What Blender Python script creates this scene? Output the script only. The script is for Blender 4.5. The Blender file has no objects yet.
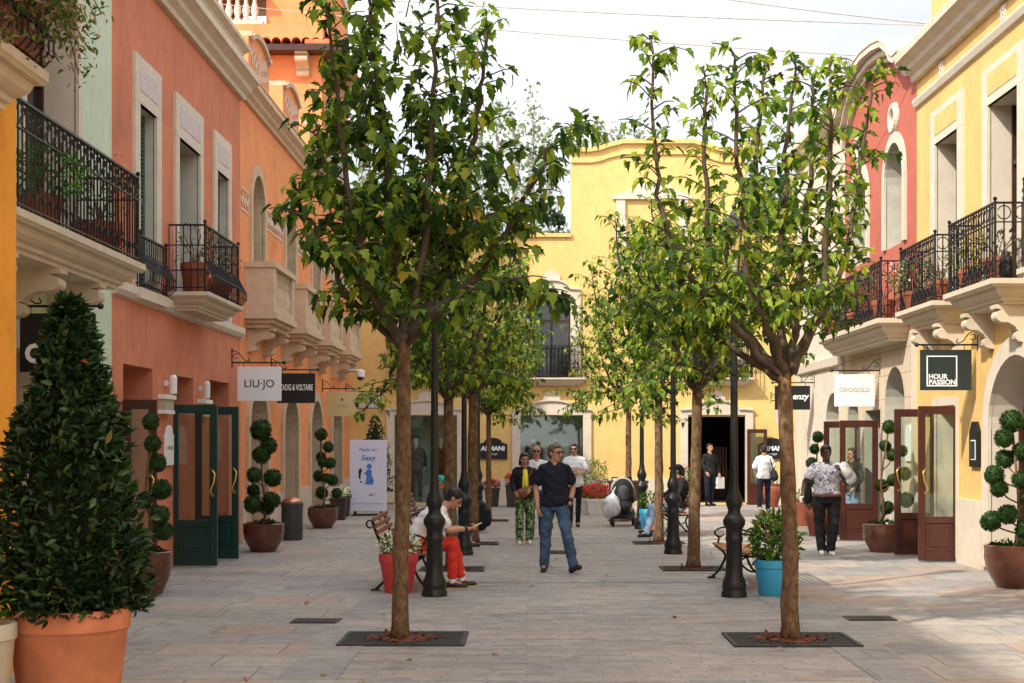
import bpy, bmesh, math, random
import numpy as np
from mathutils import Vector, Matrix
from mathutils.geometry import tessellate_polygon
R = math.radians
random.seed(7)
SC = bpy.context.scene
COL = SC.collection
F_PX, VX, HY, EYE = 1400.0, 530.0, 440.0, 1.8

# ------------------------------------------------------------------ helpers
def V(*a): return Vector(a)

class MB:
    """collects shapes for ONE mesh object"""
    def __init__(s): s.v = []; s.f = []
    def add(s, vs, fs):
        o = len(s.v); s.v += [tuple(p) for p in vs]; s.f += [tuple(i + o for i in f) for f in fs]
    def quad(s, a, b, c, d): s.add([a, b, c, d], [(0, 1, 2, 3)])
    def hexa(s, p):   # 8 points: bottom 0-3, top 4-7
        s.add(p, [(0, 3, 2, 1), (4, 5, 6, 7), (0, 1, 5, 4), (1, 2, 6, 5), (2, 3, 7, 6), (3, 0, 4, 7)])
    def box(s, x0, x1, y0, y1, z0, z1):
        s.hexa([(x0, y0, z0), (x1, y0, z0), (x1, y1, z0), (x0, y1, z0), (x0, y0, z1), (x1, y0, z1), (x1, y1, z1), (x0, y1, z1)])
    def bbox(s, x0, x1, y0, y1, z0, z1, b=0.006):   # box with chamfered edges
        bm = bmesh.new()
        m = Matrix.Translation(((x0 + x1) / 2, (y0 + y1) / 2, (z0 + z1) / 2)) @ Matrix.Diagonal((abs(x1 - x0), abs(y1 - y0), abs(z1 - z0), 1))
        bmesh.ops.create_cube(bm, size=1, matrix=m)
        bmesh.ops.bevel(bm, geom=bm.edges[:], offset=b, segments=1, affect='EDGES')
        bm.verts.index_update()
        s.add([v.co[:] for v in bm.verts], [[v.index for v in f.verts] for f in bm.faces]); bm.free()
    def fbox(s, F, s0, s1, n0, n1, z0, z1):
        s.hexa([F(s0, n0, z0), F(s1, n0, z0), F(s1, n1, z0), F(s0, n1, z0), F(s0, n0, z1), F(s1, n0, z1), F(s1, n1, z1), F(s0, n1, z1)])
    def bar(s, a, b, w, h=None, up=(0, 0, 1)):
        a = Vector(a); b = Vector(b); h = h or w; d = (b - a).normalized(); up = Vector(up)
        x = d.cross(up)
        if x.length < 1e-3: x = d.cross(Vector((1, 0, 0)))
        x.normalize(); y = x.cross(d).normalized(); x *= w / 2; y *= h / 2
        s.hexa([a - x - y, a + x - y, a + x + y, a - x + y, b - x - y, b + x - y, b + x + y, b - x + y])
    def tube(s, pts, r, n=6, cap=True):
        pts = [Vector(p) for p in pts]; k = len(pts)
        rs = r if isinstance(r, (list, tuple)) else [r] * k
        o = len(s.v); prev = None
        for i, p in enumerate(pts):
            d = (pts[min(i + 1, k - 1)] - pts[max(i - 1, 0)])
            d = d.normalized() if d.length > 1e-9 else Vector((0, 0, 1))
            if prev is None:
                x = d.cross(Vector((0, 0, 1)))
                if x.length < 1e-2: x = d.cross(Vector((1, 0, 0)))
            else:
                x = prev - d * prev.dot(d)
                if x.length < 1e-4: x = d.cross(Vector((0.3, 1, 0.2)))
            x.normalize(); prev = x; y = d.cross(x)
            for j in range(n):
                a = 2 * math.pi * j / n
                s.v.append(tuple(p + (x * math.cos(a) + y * math.sin(a)) * rs[i]))
        for i in range(k - 1):
            for j in range(n):
                s.f.append((o + i * n + j, o + i * n + (j + 1) % n, o + (i + 1) * n + (j + 1) % n, o + (i + 1) * n + j))
        if cap:
            s.f.append(tuple(o + j for j in range(n))[::-1]); s.f.append(tuple(o + (k - 1) * n + j for j in range(n)))
    def lathe(s, prof, c=(0, 0, 0), n=20, cap=True, M=None):
        o = len(s.v); c = Vector(c)
        for r, z in prof:
            for j in range(n):
                a = 2 * math.pi * j / n
                p = Vector((r * math.cos(a), r * math.sin(a), z))
                if M: p = M @ p
                s.v.append(tuple(c + p))
        for i in range(len(prof) - 1):
            for j in range(n):
                s.f.append((o + i * n + j, o + i * n + (j + 1) % n, o + (i + 1) * n + (j + 1) % n, o + (i + 1) * n + j))
        if cap:
            s.f.append(tuple(o + j for j in range(n))[::-1]); s.f.append(tuple(o + (len(prof) - 1) * n + j for j in range(n)))
    def ball(s, c, r, seg=10, ring=7, sc=(1, 1, 1), M=None):
        prof = []
        o = len(s.v); c = Vector(c)
        for i in range(1, ring):
            t = math.pi * i / ring
            for j in range(seg):
                a = 2 * math.pi * j / seg
                p = Vector((math.sin(t) * math.cos(a) * r * sc[0], math.sin(t) * math.sin(a) * r * sc[1], -math.cos(t) * r * sc[2]))
                if M: p = M @ p
                s.v.append(tuple(c + p))
        b = Vector((0, 0, -r * sc[2])); t_ = Vector((0, 0, r * sc[2]))
        if M: b = M @ b; t_ = M @ t_
        s.v.append(tuple(c + b)); s.v.append(tuple(c + t_))
        ib = len(s.v) - 2; it = ib + 1
        for i in range(ring - 2):
            for j in range(seg):
                s.f.append((o + i * seg + j, o + i * seg + (j + 1) % seg, o + (i + 1) * seg + (j + 1) % seg, o + (i + 1) * seg + j))
        for j in range(seg):
            s.f.append((ib, o + (j + 1) % seg, o + j)); q = o + (ring - 2) * seg
            s.f.append((it, q + j, q + (j + 1) % seg))
    def cap(s, a, b, ra, rb, n=10):   # tapered capsule
        a = Vector(a); b = Vector(b); d = (b - a); L = d.length
        if L < 1e-5: return s.ball(a, ra)
        q = Vector((0, 0, 1)).rotation_difference(d / L).to_matrix()
        prof = []
        for i in range(5):
            t = -math.pi / 2 + i * math.pi / 8; prof.append((max(ra * math.cos(t), 0.0004), ra * math.sin(t)))
        for i in range(5):
            t = i * math.pi / 8; prof.append((max(rb * math.cos(t), 0.0004), L + rb * math.sin(t)))
        s.lathe(prof, a, n, True, q)
    def prof(s, F, pr, s0, s1):   # (n,z) profile run along s
        k = len(pr); s.add([F(s0, n, z) for n, z in pr] + [F(s1, n, z) for n, z in pr],
                           [(i, (i + 1) % k, k + (i + 1) % k, k + i) for i in range(k)] + [tuple(range(k))[::-1], tuple(range(k, 2 * k))])
    def ribbon(s, F, pts, n0, n1, t):   # coping following (s,z) points, thickness t upwards
        for (a, za), (b, zb) in zip(pts[:-1], pts[1:]):
            s.hexa([F(a, n0, za), F(b, n0, zb), F(b, n1, zb), F(a, n1, za), F(a, n0, za + t), F(b, n0, zb + t), F(b, n1, zb + t), F(a, n1, za + t)])
    def ring2(s, F, inner, outer, n0, n1, closed=False):   # flat frame between two polylines, n0..n1 thick
        k = len(inner); m = k if closed else k - 1
        for i in range(m):
            j = (i + 1) % k
            a, b, c, d = inner[i], inner[j], outer[j], outer[i]
            s.hexa([F(a[0], n0, a[1]), F(b[0], n0, b[1]), F(c[0], n0, c[1]), F(d[0], n0, d[1]),
                    F(a[0], n1, a[1]), F(b[0], n1, b[1]), F(c[0], n1, c[1]), F(d[0], n1, d[1])])
    def poly(s, F, pts, n):
        p = [Vector((a, b, 0)) for a, b in pts]
        s.add([F(a, n, b) for a, b in pts], [tuple(t) for t in tessellate_polygon([p])])
    def slab(s, F, pts, n0, n1):   # extruded (s,z) polygon
        k = len(pts); p = [Vector((a, b, 0)) for a, b in pts]; T = [tuple(t) for t in tessellate_polygon([p])]
        s.add([F(a, n0, b) for a, b in pts] + [F(a, n1, b) for a, b in pts],
              [t[::-1] for t in T] + [tuple(i + k for i in t) for t in T] + [(i, (i + 1) % k, k + (i + 1) % k, k + i) for i in range(k)])
    def holed(s, F, outer, holes, n):
        loops = [outer] + holes
        P = [[Vector((a, b, 0)) for a, b in l] for l in loops]
        flat = [q for l in loops for q in l]
        s.add([F(a, n, b) for a, b in flat], [tuple(t) for t in tessellate_polygon(P)])
    def build(s, name, mat, parent=None, smooth=False, recalc=True):
        me = bpy.data.meshes.new(name); off = origin(parent)
        me.from_pydata([(x - off[0], y - off[1], z - off[2]) for x, y, z in s.v], [], s.f)
        if recalc:
            bm = bmesh.new(); bm.from_mesh(me); bmesh.ops.recalc_face_normals(bm, faces=bm.faces); bm.to_mesh(me); bm.free()
        if smooth:
            me.shade_smooth()
            if smooth == 'auto': me.set_sharp_from_angle(angle=R(40))
        return link(name, me, mat, parent)

def link(name, me, mat, parent=None):
    o = bpy.data.objects.new(name, me); COL.objects.link(o)
    if mat is not None: me.materials.append(mat)
    if parent is not None: o.parent = parent
    return o

def origin(o):
    x = y = z = 0.0
    while o is not None:
        x += o.location.x; y += o.location.y; z += o.location.z; o = o.parent
    return (x, y, z)

def tag(o, label=None, cat=None, group=None, kind=None):
    if label: o['label'] = label
    if cat: o['category'] = cat
    if group: o['group'] = group
    if kind: o['kind'] = kind
    return o

def thing(name, label, cat, loc=(0, 0, 0), group=None, rz=0.0):
    o = bpy.data.objects.new(name, None); COL.objects.link(o); o.location = loc; o.rotation_euler = (0, 0, rz)
    o.empty_display_size = 0.2
    return tag(o, label, cat, group)

def dup(o, loc=None, rz=None, label=None, parent=None, kids=None):
    c = o.copy(); COL.objects.link(c)
    if parent is not None: c.parent = parent
    for ch in [x for x in bpy.data.objects if x.parent == o]: dup(ch, parent=c)
    if loc is not None: c.location = loc
    if rz is not None: c.rotation_euler = (0, 0, rz)
    if label: c['label'] = label
    return c

class Frame:
    def __init__(s, o, S, N): s.o = Vector(o); s.S = Vector(S); s.N = Vector(N)
    def __call__(s, a, n, z): p = s.o + s.S * a + s.N * n; return (p.x, p.y, p.z + z)

FL = Frame((-5.05, 0, 0), (0, 1, 0), (1, 0, 0))      # left row of shops, faces +X
FR = Frame((6.3, 0, 0), (0, 1, 0), (-1, 0, 0))       # right row, faces -X
FB = Frame((0, 39, 0), (1, 0, 0), (0, -1, 0))        # building closing the street
def U(px, py, Y): return ((px - VX) * Y / F_PX, Y, EYE + (HY - py) * Y / F_PX)

def arch(c, w, z0, zs, rise, n=14):
    p = [(c - w / 2, z0)]
    for i in range(n + 1):
        a = math.pi - math.pi * i / n
        p.append((c + w / 2 * math.cos(a), zs + rise * math.sin(a)))
    p.append((c + w / 2, z0)); return p
def rect(c, w, z0, z1): return [(c - w / 2, z0), (c - w / 2, z1), (c + w / 2, z1), (c + w / 2, z0)]

# ------------------------------------------------------------------ materials
def lin(h):
    h = h.lstrip('#'); c = [int(h[i:i + 2], 16) / 255 for i in (0, 2, 4)]
    return tuple(x / 12.92 if x <= .04045 else ((x + .055) / 1.055) ** 2.4 for x in c)

def nodes(name):
    m = bpy.data.materials.new(name); m.use_nodes = True; nt = m.node_tree
    return m, nt, nt.nodes['Principled BSDF'], nt.nodes['Material Output']

def add(nt, typ, **kw):
    n = nt.nodes.new(typ)
    for k, v in kw.items():
        if k in n.inputs: n.inputs[k].default_value = v
        else: setattr(n, k, v)
    return n

def mixc(nt, fac, a, b, mode='MIX'):
    m = nt.nodes.new('ShaderNodeMix'); m.data_type = 'RGBA'; m.blend_type = mode
    for sock, val in ((0, fac), (6, a), (7, b)):
        if hasattr(val, 'is_output') or isinstance(val, bpy.types.NodeSocket): nt.links.new(val, m.inputs[sock])
        elif sock == 0: m.inputs[0].default_value = val
        else: m.inputs[sock].default_value = (*val[:3], 1)
    return m.outputs[2]

def ramp(nt, fac, stops):
    r = nt.nodes.new('ShaderNodeValToRGB'); e = r.color_ramp.elements
    while len(e) < len(stops): e.new(0.5)
    for i, (p, c) in enumerate(stops): e[i].position = p; e[i].color = (*c[:3], 1)
    if fac is not None: nt.links.new(fac, r.inputs[0])
    return r.outputs[0]

def plain(name, col, rough=.6, metal=0.0, spec=.4, amt=.12, scale=6.0, bump=0.0, bscale=60.0, coat=0.0):
    """one base colour with small random variation and a fine bump"""
    m, nt, bs, out = nodes(name)
    tc = add(nt, 'ShaderNodeTexCoord')
    n1 = add(nt, 'ShaderNodeTexNoise', Scale=scale, Detail=6.0, Roughness=.6); nt.links.new(tc.outputs['Object'], n1.inputs['Vector'])
    lo = tuple(c * (1 - amt) for c in col); hi = tuple(min(1, c * (1 + amt)) for c in col)
    nt.links.new(ramp(nt, n1.outputs['Fac'], [(.3, lo), (.7, hi)]), bs.inputs['Base Color'])
    bs.inputs['Roughness'].default_value = rough; bs.inputs['Metallic'].default_value = metal
    bs.inputs['Specular IOR Level'].default_value = spec; bs.inputs['Coat Weight'].default_value = coat
    if bump:
        n2 = add(nt, 'ShaderNodeTexNoise', Scale=bscale, Detail=4.0); nt.links.new(tc.outputs['Object'], n2.inputs['Vector'])
        b = add(nt, 'ShaderNodeBump', Strength=bump, Distance=.02); nt.links.new(n2.outputs['Fac'], b.inputs['Height']); nt.links.new(b.outputs[0], bs.inputs['Normal'])
    return m

def stucco(name, col, amt=.10, stain=.12, joints=None):
    """painted render: cloudy sponge-wash tone, faint rain streaks, fine grain"""
    m, nt, bs, out = nodes(name)
    tc = add(nt, 'ShaderNodeTexCoord')
    a = add(nt, 'ShaderNodeTexNoise', Scale=1.3, Detail=8.0, Roughness=.65); nt.links.new(tc.outputs['Object'], a.inputs['Vector'])
    base = ramp(nt, a.outputs['Fac'], [(.3, tuple(c * (1 - amt * 1.3) for c in col)), (.5, col), (.72, tuple(min(1, c * (1 + amt)) for c in col))])
    mp = add(nt, 'ShaderNodeMapping'); mp.inputs['Scale'].default_value = (3.0, 3.0, .25); nt.links.new(tc.outputs['Object'], mp.inputs['Vector'])
    s = add(nt, 'ShaderNodeTexNoise', Scale=1.6, Detail=6.0, Roughness=.7); nt.links.new(mp.outputs[0], s.inputs['Vector'])
    sf = add(nt, 'ShaderNodeMapRange'); nt.links.new(s.outputs['Fac'], sf.inputs[0])
    for i, v in ((1, .52), (2, .8), (3, 0), (4, stain * 3)): sf.inputs[i].default_value = v
    c2 = mixc(nt, sf.outputs[0], base, tuple(c * .72 for c in col))
    fn = add(nt, 'ShaderNodeTexNoise', Scale=7.0, Detail=9.0, Roughness=.75); nt.links.new(tc.outputs['Object'], fn.inputs['Vector'])
    c2 = mixc(nt, 1.0, c2, ramp(nt, fn.outputs['Fac'], [(.3, (.86, .85, .84)), (.5, (1, 1, 1)), (.72, (1.06, 1.06, 1.06))]), 'MULTIPLY')
    pn = add(nt, 'ShaderNodeTexNoise', Scale=.7, Detail=3.0, Distortion=1.0); nt.links.new(tc.outputs['Object'], pn.inputs['Vector'])
    c2 = mixc(nt, 1.0, c2, ramp(nt, pn.outputs['Fac'], [(.57, (1, 1, 1)), (.62, (.93, .925, .92))]), 'MULTIPLY')
    if joints:   # thin grooves between blocks of render
        sx = add(nt, 'ShaderNodeSeparateXYZ'); nt.links.new(tc.outputs['Object'], sx.inputs[0])
        cx = add(nt, 'ShaderNodeCombineXYZ'); nt.links.new(sx.outputs['Y'], cx.inputs['X']); nt.links.new(sx.outputs['Z'], cx.inputs['Y'])
        br = add(nt, 'ShaderNodeTexBrick', Scale=1.0); nt.links.new(cx.outputs[0], br.inputs['Vector'])
        br.inputs['Mortar Size'].default_value = .008; br.inputs['Brick Width'].default_value = joints[0]; br.inputs['Row Height'].default_value = joints[1]
        br.inputs['Mortar Smooth'].default_value = .2
        c2 = mixc(nt, br.outputs['Fac'], c2, tuple(c * .6 for c in col))
    nt.links.new(c2, bs.inputs['Base Color'])
    bs.inputs['Roughness'].default_value = .88; bs.inputs['Specular IOR Level'].default_value = .25
    g = add(nt, 'ShaderNodeTexNoise', Scale=45.0, Detail=5.0); nt.links.new(tc.outputs['Object'], g.inputs['Vector'])
    b = add(nt, 'ShaderNodeBump', Strength=.25, Distance=.012); nt.links.new(g.outputs['Fac'], b.inputs['Height']); nt.links.new(b.outputs[0], bs.inputs['Normal'])
    return m

def leafmat(name, stops, trans=.35, rough=.62, tcol=None):
    m, nt, bs, out = nodes(name)
    g = add(nt, 'ShaderNodeNewGeometry')
    c = ramp(nt, g.outputs['Random Per Island'], stops)
    nt.links.new(c, bs.inputs['Base Color']); bs.inputs['Roughness'].default_value = rough; bs.inputs['Specular IOR Level'].default_value = .22
    if trans:
        t = add(nt, 'ShaderNodeBsdfTranslucent')
        nt.links.new(mixc(nt, 1.0, c, tcol or (1.5, 1.6, .7), 'MULTIPLY'), t.inputs['Color'])
        mx = add(nt, 'ShaderNodeMixShader'); mx.inputs[0].default_value = trans
        nt.links.new(bs.outputs[0], mx.inputs[1]); nt.links.new(t.outputs[0], mx.inputs[2]); nt.links.new(mx.outputs[0], out.inputs['Surface'])
    return m

def glassmat(name, tint, refl=.12):
    m, nt, bs, out = nodes(name)
    t = add(nt, 'ShaderNodeBsdfTransparent'); t.inputs[0].default_value = (*tint, 1)
    gl = add(nt, 'ShaderNodeBsdfGlossy'); gl.inputs['Roughness'].default_value = .02
    lw = add(nt, 'ShaderNodeLayerWeight', Blend=.25)
    mr = add(nt, 'ShaderNodeMapRange'); nt.links.new(lw.outputs['Fresnel'], mr.inputs[0]); mr.inputs[3].default_value = refl; mr.inputs[4].default_value = .75
    mx = add(nt, 'ShaderNodeMixShader'); nt.links.new(mr.outputs[0], mx.inputs[0]); nt.links.new(t.outputs[0], mx.inputs[1]); nt.links.new(gl.outputs[0], mx.inputs[2])
    nt.links.new(mx.outputs[0], out.inputs['Surface']); return m

def barkmat():
    m, nt, bs, out = nodes('bark')
    tc = add(nt, 'ShaderNodeTexCoord'); mp = add(nt, 'ShaderNodeMapping'); mp.inputs['Scale'].default_value = (14, 14, 7)
    nt.links.new(tc.outputs['Object'], mp.inputs['Vector'])
    n = add(nt, 'ShaderNodeTexNoise', Scale=1.4, Detail=8.0, Roughness=.7); nt.links.new(mp.outputs[0], n.inputs['Vector'])
    c = ramp(nt, n.outputs['Fac'], [(.28, lin('#3a2d20')), (.45, lin('#614c37')), (.58, lin('#7a6248')), (.8, lin('#9a876c'))])
    nt.links.new(c, bs.inputs['Base Color']); bs.inputs['Roughness'].default_value = .9; bs.inputs['Specular IOR Level'].default_value = .2
    v = add(nt, 'ShaderNodeTexVoronoi', Scale=4.0); nt.links.new(mp.outputs[0], v.inputs['Vector'])
    b = add(nt, 'ShaderNodeBump', Strength=.7, Distance=.02); nt.links.new(n.outputs['Fac'], b.inputs['Height'])
    nt.links.new(b.outputs[0], bs.inputs['Normal']); return m

def pavemat(name, bw, bh, mortar, stops, off=.5, big=1.0):
    """riven stone paving: every stone its own tone"""
    m, nt, bs, out = nodes(name)
    tc = add(nt, 'ShaderNodeTexCoord')
    w = add(nt, 'ShaderNodeTexNoise', Scale=1.5, Detail=2.0); nt.links.new(tc.outputs['Object'], w.inputs['Vector'])
    vm = add(nt, 'ShaderNodeVectorMath', operation='MULTIPLY_ADD'); nt.links.new(w.outputs['Color'], vm.inputs[0]); vm.inputs[1].default_value = (.05, .05, 0); nt.links.new(tc.outputs['Object'], vm.inputs[2])
    br = add(nt, 'ShaderNodeTexBrick', Scale=1.0); nt.links.new(vm.outputs[0], br.inputs['Vector'])
    br.offset = off; br.squash_frequency = 3; br.squash = .7
    br.inputs['Brick Width'].default_value = bw; br.inputs['Row Height'].default_value = bh
    br.inputs['Mortar Size'].default_value = mortar; br.inputs['Mortar Smooth'].default_value = .3
    br.inputs['Color1'].default_value = (0, 0, 0, 1); br.inputs['Color2'].default_value = (1, 1, 1, 1); br.inputs['Mortar'].default_value = (.5, .5, .5, 1)
    stone = ramp(nt, br.outputs['Color'], stops)
    n = add(nt, 'ShaderNodeTexNoise', Scale=5.0, Detail=8.0, Roughness=.7); nt.links.new(tc.outputs['Object'], n.inputs['Vector'])
    tone = ramp(nt, n.outputs['Fac'], [(.25, (.66, .66, .67)), (.55, (1, 1, 1)), (.8, (1.18, 1.14, 1.08))])
    c = mixc(nt, 1.0, stone, tone, 'MULTIPLY')
    n4 = add(nt, 'ShaderNodeTexNoise', Scale=22.0, Detail=4.0, Roughness=.75); nt.links.new(tc.outputs['Object'], n4.inputs['Vector'])
    c = mixc(nt, 1.0, c, ramp(nt, n4.outputs['Fac'], [(.3, (.80, .80, .80)), (.5, (1, 1, 1)), (.75, (1.1, 1.09, 1.07))]), 'MULTIPLY')
    n5 = add(nt, 'ShaderNodeTexNoise', Scale=2.2, Detail=3.0, Roughness=.5); nt.links.new(tc.outputs['Object'], n5.inputs['Vector'])
    c = mixc(nt, 1.0, c, ramp(nt, n5.outputs['Fac'], [(.60, (1, 1, 1)), (.68, (.82, .81, .80))]), 'MULTIPLY')
    n3 = add(nt, 'ShaderNodeTexNoise', Scale=.5, Detail=5.0); nt.links.new(tc.outputs['Object'], n3.inputs['Vector'])
    c = mixc(nt, 1.0, c, ramp(nt, n3.outputs['Fac'], [(.3, (.70, .695, .69)), (.7, (.97, .95, .92))]), 'MULTIPLY')
    c = mixc(nt, br.outputs['Fac'], c, (.19, .17, .15))
    c = mixc(nt, 1.0, c, (.96, .98, 1.01), 'MULTIPLY')
    nt.links.new(c, bs.inputs['Base Color']); bs.inputs['Roughness'].default_value = .72; bs.inputs['Specular IOR Level'].default_value = .35
    sub = add(nt, 'ShaderNodeMath', operation='MULTIPLY_ADD'); nt.links.new(br.outputs['Fac'], sub.inputs[0]); sub.inputs[1].default_value = -.7; nt.links.new(n.outputs['Fac'], sub.inputs[2])
    b = add(nt, 'ShaderNodeBump', Strength=.5, Distance=.012); nt.links.new(sub.outputs[0], b.inputs['Height']); nt.links.new(b.outputs[0], bs.inputs['Normal'])
    return m

M = {}
M['salmon'] = stucco('salmon_render', (.58, .205, .115), .14, .26)
M['orange'] = stucco('orange_render', (.78, .295, .118), .12, .12)
M['mint'] = stucco('mint_render', (.52, .62, .47), .06)
M['ochre'] = stucco('ochre_render', (.80, .34, .035))
M['yellow'] = stucco('yellow_render', (.72, .485, .18), .07, .10)
M['yellow2'] = stucco('pale_yellow_render', (.70, .45, .165), .08, .2)
M['pink'] = stucco('pink_render', (.455, .128, .088), .09, .12)
M['cream'] = stucco('cream_render', (.58, .475, .345), .05, .08, (1.1, .42))
M['white'] = stucco('white_render', (.60, .54, .44), .05, .06)
M['stone'] = plain('cream_stone', (.58, .49, .37), .8, amt=.1, scale=4, bump=.15, bscale=80)
M['tan'] = plain('tan_stone', (.55, .41, .27), .85, amt=.14, scale=5, bump=.2, bscale=80)
M['pale'] = plain('pale_stone', (.60, .52, .415), .8, amt=.08, scale=4, bump=.12, bscale=80)
M['mauve'] = plain('mauve_panel', (.54, .46, .46), .8, amt=.12, scale=14)
M['dado'] = plain('dado_stone', (.55, .46, .37), .8, amt=.1, scale=4, bump=.12, bscale=80)
M['jamb'] = plain('grey_jamb', (.48, .45, .38), .85, amt=.1, scale=4, bump=.12)
M['iron'] = plain('black_iron', (.012, .012, .014), .42, .4, .5, .3, 20)
M['lampiron'] = plain('cast_iron', (.016, .018, .018), .38, .3, .5, .25, 12, .08, 90)
M['green'] = plain('green_paint', (.006, .036, .030), .35, amt=.1, coat=.2)
M['shutter'] = plain('shutter_green', (.04, .11, .08), .5, amt=.15)
M['brown'] = plain('brown_paint', (.062, .017, .010), .38, amt=.15, coat=.15)
M['darkbrown'] = plain('dark_brown_wood', (.05, .018, .010), .45, amt=.2)
M['gold'] = plain('brass', (.75, .5, .14), .28, .9, .5, .05)
M['glass'] = glassmat('shop_glass', (.86, .92, .88), .06)
M['dglass'] = plain('dark_window_glass', (.022, .022, .022), .06, 0, .6, .2, 2)
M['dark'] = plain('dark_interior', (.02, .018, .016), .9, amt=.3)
M['shopwall'] = plain('shop_interior', (.74, .78, .68), .9, amt=.06, scale=1)
M['black'] = plain('black_sign', (.010, .010, .010), .45, amt=.2)
M['dgreen'] = plain('dark_sign', (.020, .030, .028), .45, amt=.1)
M['whitesign'] = plain('white_sign', (.80, .79, .78), .4, amt=.02)
M['tansign'] = plain('tan_sign', (.62, .48, .22), .5, amt=.05)
M['ink'] = plain('black_lettering', (.015, .015, .017), .5, amt=.05)
M['wink'] = plain('white_lettering', (.85, .85, .85), .5, amt=.02)
M['gink'] = plain('gold_lettering', (.42, .36, .26), .5, amt=.05)
M['blueink'] = plain('blue_print', (.06, .2, .62), .5, amt=.25, scale=30)
M['bark'] = barkmat()
M['limb'] = plain('limb_bark', (.085, .062, .040), .9, amt=.4, scale=9, bump=.3, bscale=40)
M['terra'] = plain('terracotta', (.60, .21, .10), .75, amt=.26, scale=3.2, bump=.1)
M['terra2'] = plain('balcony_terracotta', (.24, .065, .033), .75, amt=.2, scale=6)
M['glaze'] = plain('brown_glaze', (.105, .036, .020), .22, amt=.3, scale=5, coat=.4)
M['bluepot'] = plain('blue_pot', (.05, .38, .62), .45, amt=.06)
M['redpot'] = plain('red_pot', (.62, .055, .06), .5, amt=.08)
M['creampot'] = plain('cream_pot', (.55, .50, .38), .6, amt=.08)
M['whitepot'] = plain('white_planter', (.70, .67, .62), .6, amt=.06)
M['darkpot'] = plain('dark_planter', (.045, .028, .022), .6, amt=.2)
M['soil'] = plain('soil', (.05, .03, .018), .95, amt=.4, scale=20, bump=.6)
M['mulch'] = plain('bark_mulch', (.16, .05, .024), .95, amt=.5, scale=30, bump=.8, bscale=30)
M['wood'] = plain('bench_wood', (.24, .10, .045), .6, amt=.3, scale=9, bump=.1)
M['tile'] = plain('roof_tile', (.62, .17, .075), .8, amt=.25, scale=4, bump=.2)
M['steel'] = plain('grey_bin', (.05, .052, .055), .45, .3, .5, .15)
M['copper'] = plain('copper_dome', (.55, .24, .14), .32, .8, .5, .1)
M['plate'] = plain('sconce_white', (.75, .75, .72), .4, amt=.03)
M['skin'] = plain('skin', (.50, .25, .16), .5, amt=.08, scale=10)
M['skin2'] = plain('dark_skin', (.055, .026, .018), .45, amt=.12, scale=10)
M['hair'] = plain('dark_hair', (.014, .010, .008), .45, amt=.4, scale=40)
M['hair2'] = plain('brown_hair', (.10, .07, .05), .5, amt=.4, scale=40)
M['lips'] = plain('lips', (.34, .10, .085), .5, amt=.05)
M['eye'] = plain('eye_dark', (.02, .014, .012), .25, amt=.1)
M['blackcloth'] = plain('black_cloth', (.010, .010, .012), .85, amt=.3, scale=8, bump=.35, bscale=14)
M['navy'] = plain('navy_cloth', (.006, .008, .018), .85, amt=.3, scale=8, bump=.35, bscale=12)
M['jeans'] = plain('blue_denim', (.045, .085, .15), .85, amt=.45, scale=5, bump=.4, bscale=14)
M['ljeans'] = plain('light_denim', (.22, .32, .46), .85, amt=.3, scale=5, bump=.3, bscale=14)
M['whitecloth'] = plain('white_cloth', (.76, .76, .77), .85, amt=.06, scale=6, bump=.4, bscale=12)
M['red'] = plain('red_cloth', (.62, .035, .02), .8, amt=.15, scale=6, bump=.4, bscale=12)
M['yel'] = plain('yellow_cloth', (.85, .68, .05), .8, amt=.08)
M['teal'] = plain('teal_cloth', (.03, .40, .32), .8, amt=.15)
M['lime'] = plain('lime_stripe', (.45, .80, .05), .7, amt=.05)
M['shoe'] = plain('dark_shoe', (.02, .017, .017), .5, amt=.3)
M['whiteshoe'] = plain('white_shoe', (.72, .70, .68), .5, amt=.08)
M['sole'] = plain('yellow_sole', (.68, .46, .05), .6, amt=.1)
M['leather'] = plain('brown_leather', (.17, .060, .022), .45, amt=.25)
M['purple'] = plain('purple_cloth', (.10, .02, .16), .8, amt=.2)
M['orangecloth'] = plain('orange_cloth', (.75, .16, .05), .8, amt=.15)
M['plastic'] = plain('plastic_bag', (.66, .66, .67), .35, amt=.12, scale=9, bump=.8, bscale=14)
M['bagtan'] = plain('tan_bag', (.42, .34, .25), .6, amt=.15, bump=.5, bscale=12)
M['steelcloth'] = plain('charcoal_cloth', (.045, .048, .052), .85, amt=.3, scale=8, bump=.3, bscale=14)
M['rubber'] = plain('black_rubber', (.012, .012, .012), .7, amt=.2)
def patterned(name, stops, scale):
    m, nt, bs, out = nodes(name); tc = add(nt, 'ShaderNodeTexCoord')
    n = add(nt, 'ShaderNodeTexNoise', Scale=scale, Detail=2.0, Distortion=.8); nt.links.new(tc.outputs['Object'], n.inputs['Vector'])
    nt.links.new(ramp(nt, n.outputs['Fac'], stops), bs.inputs['Base Color']); bs.inputs['Roughness'].default_value = .85; return m
M['floral'] = patterned('green_floral_cloth', [(.35, (.012, .03, .012)), (.5, (.03, .13, .03)), (.56, (.45, .55, .25)), (.64, (.02, .05, .02))], 16)
M['blouse'] = patterned('printed_blouse', [(.38, (.10, .09, .16)), (.47, (.52, .50, .56)), (.6, (.70, .68, .70)), (.68, (.25, .20, .30))], 22)
G1 = [(0, lin('#1a3512')), (.35, lin('#3a561f')), (.65, lin('#5c7829')), (.85, lin('#85993a')), (.96, lin('#8aa038')), (.99, lin('#a8a03c')), (1, lin('#b08a28'))]
G2 = [(0, lin('#1e3a10')), (.3, lin('#435f20')), (.6, lin('#6b862b')), (.85, lin('#92a43e')), (.95, lin('#a5ab44')), (.985, lin('#b0b044')), (1, lin('#bf9c38'))]
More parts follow.
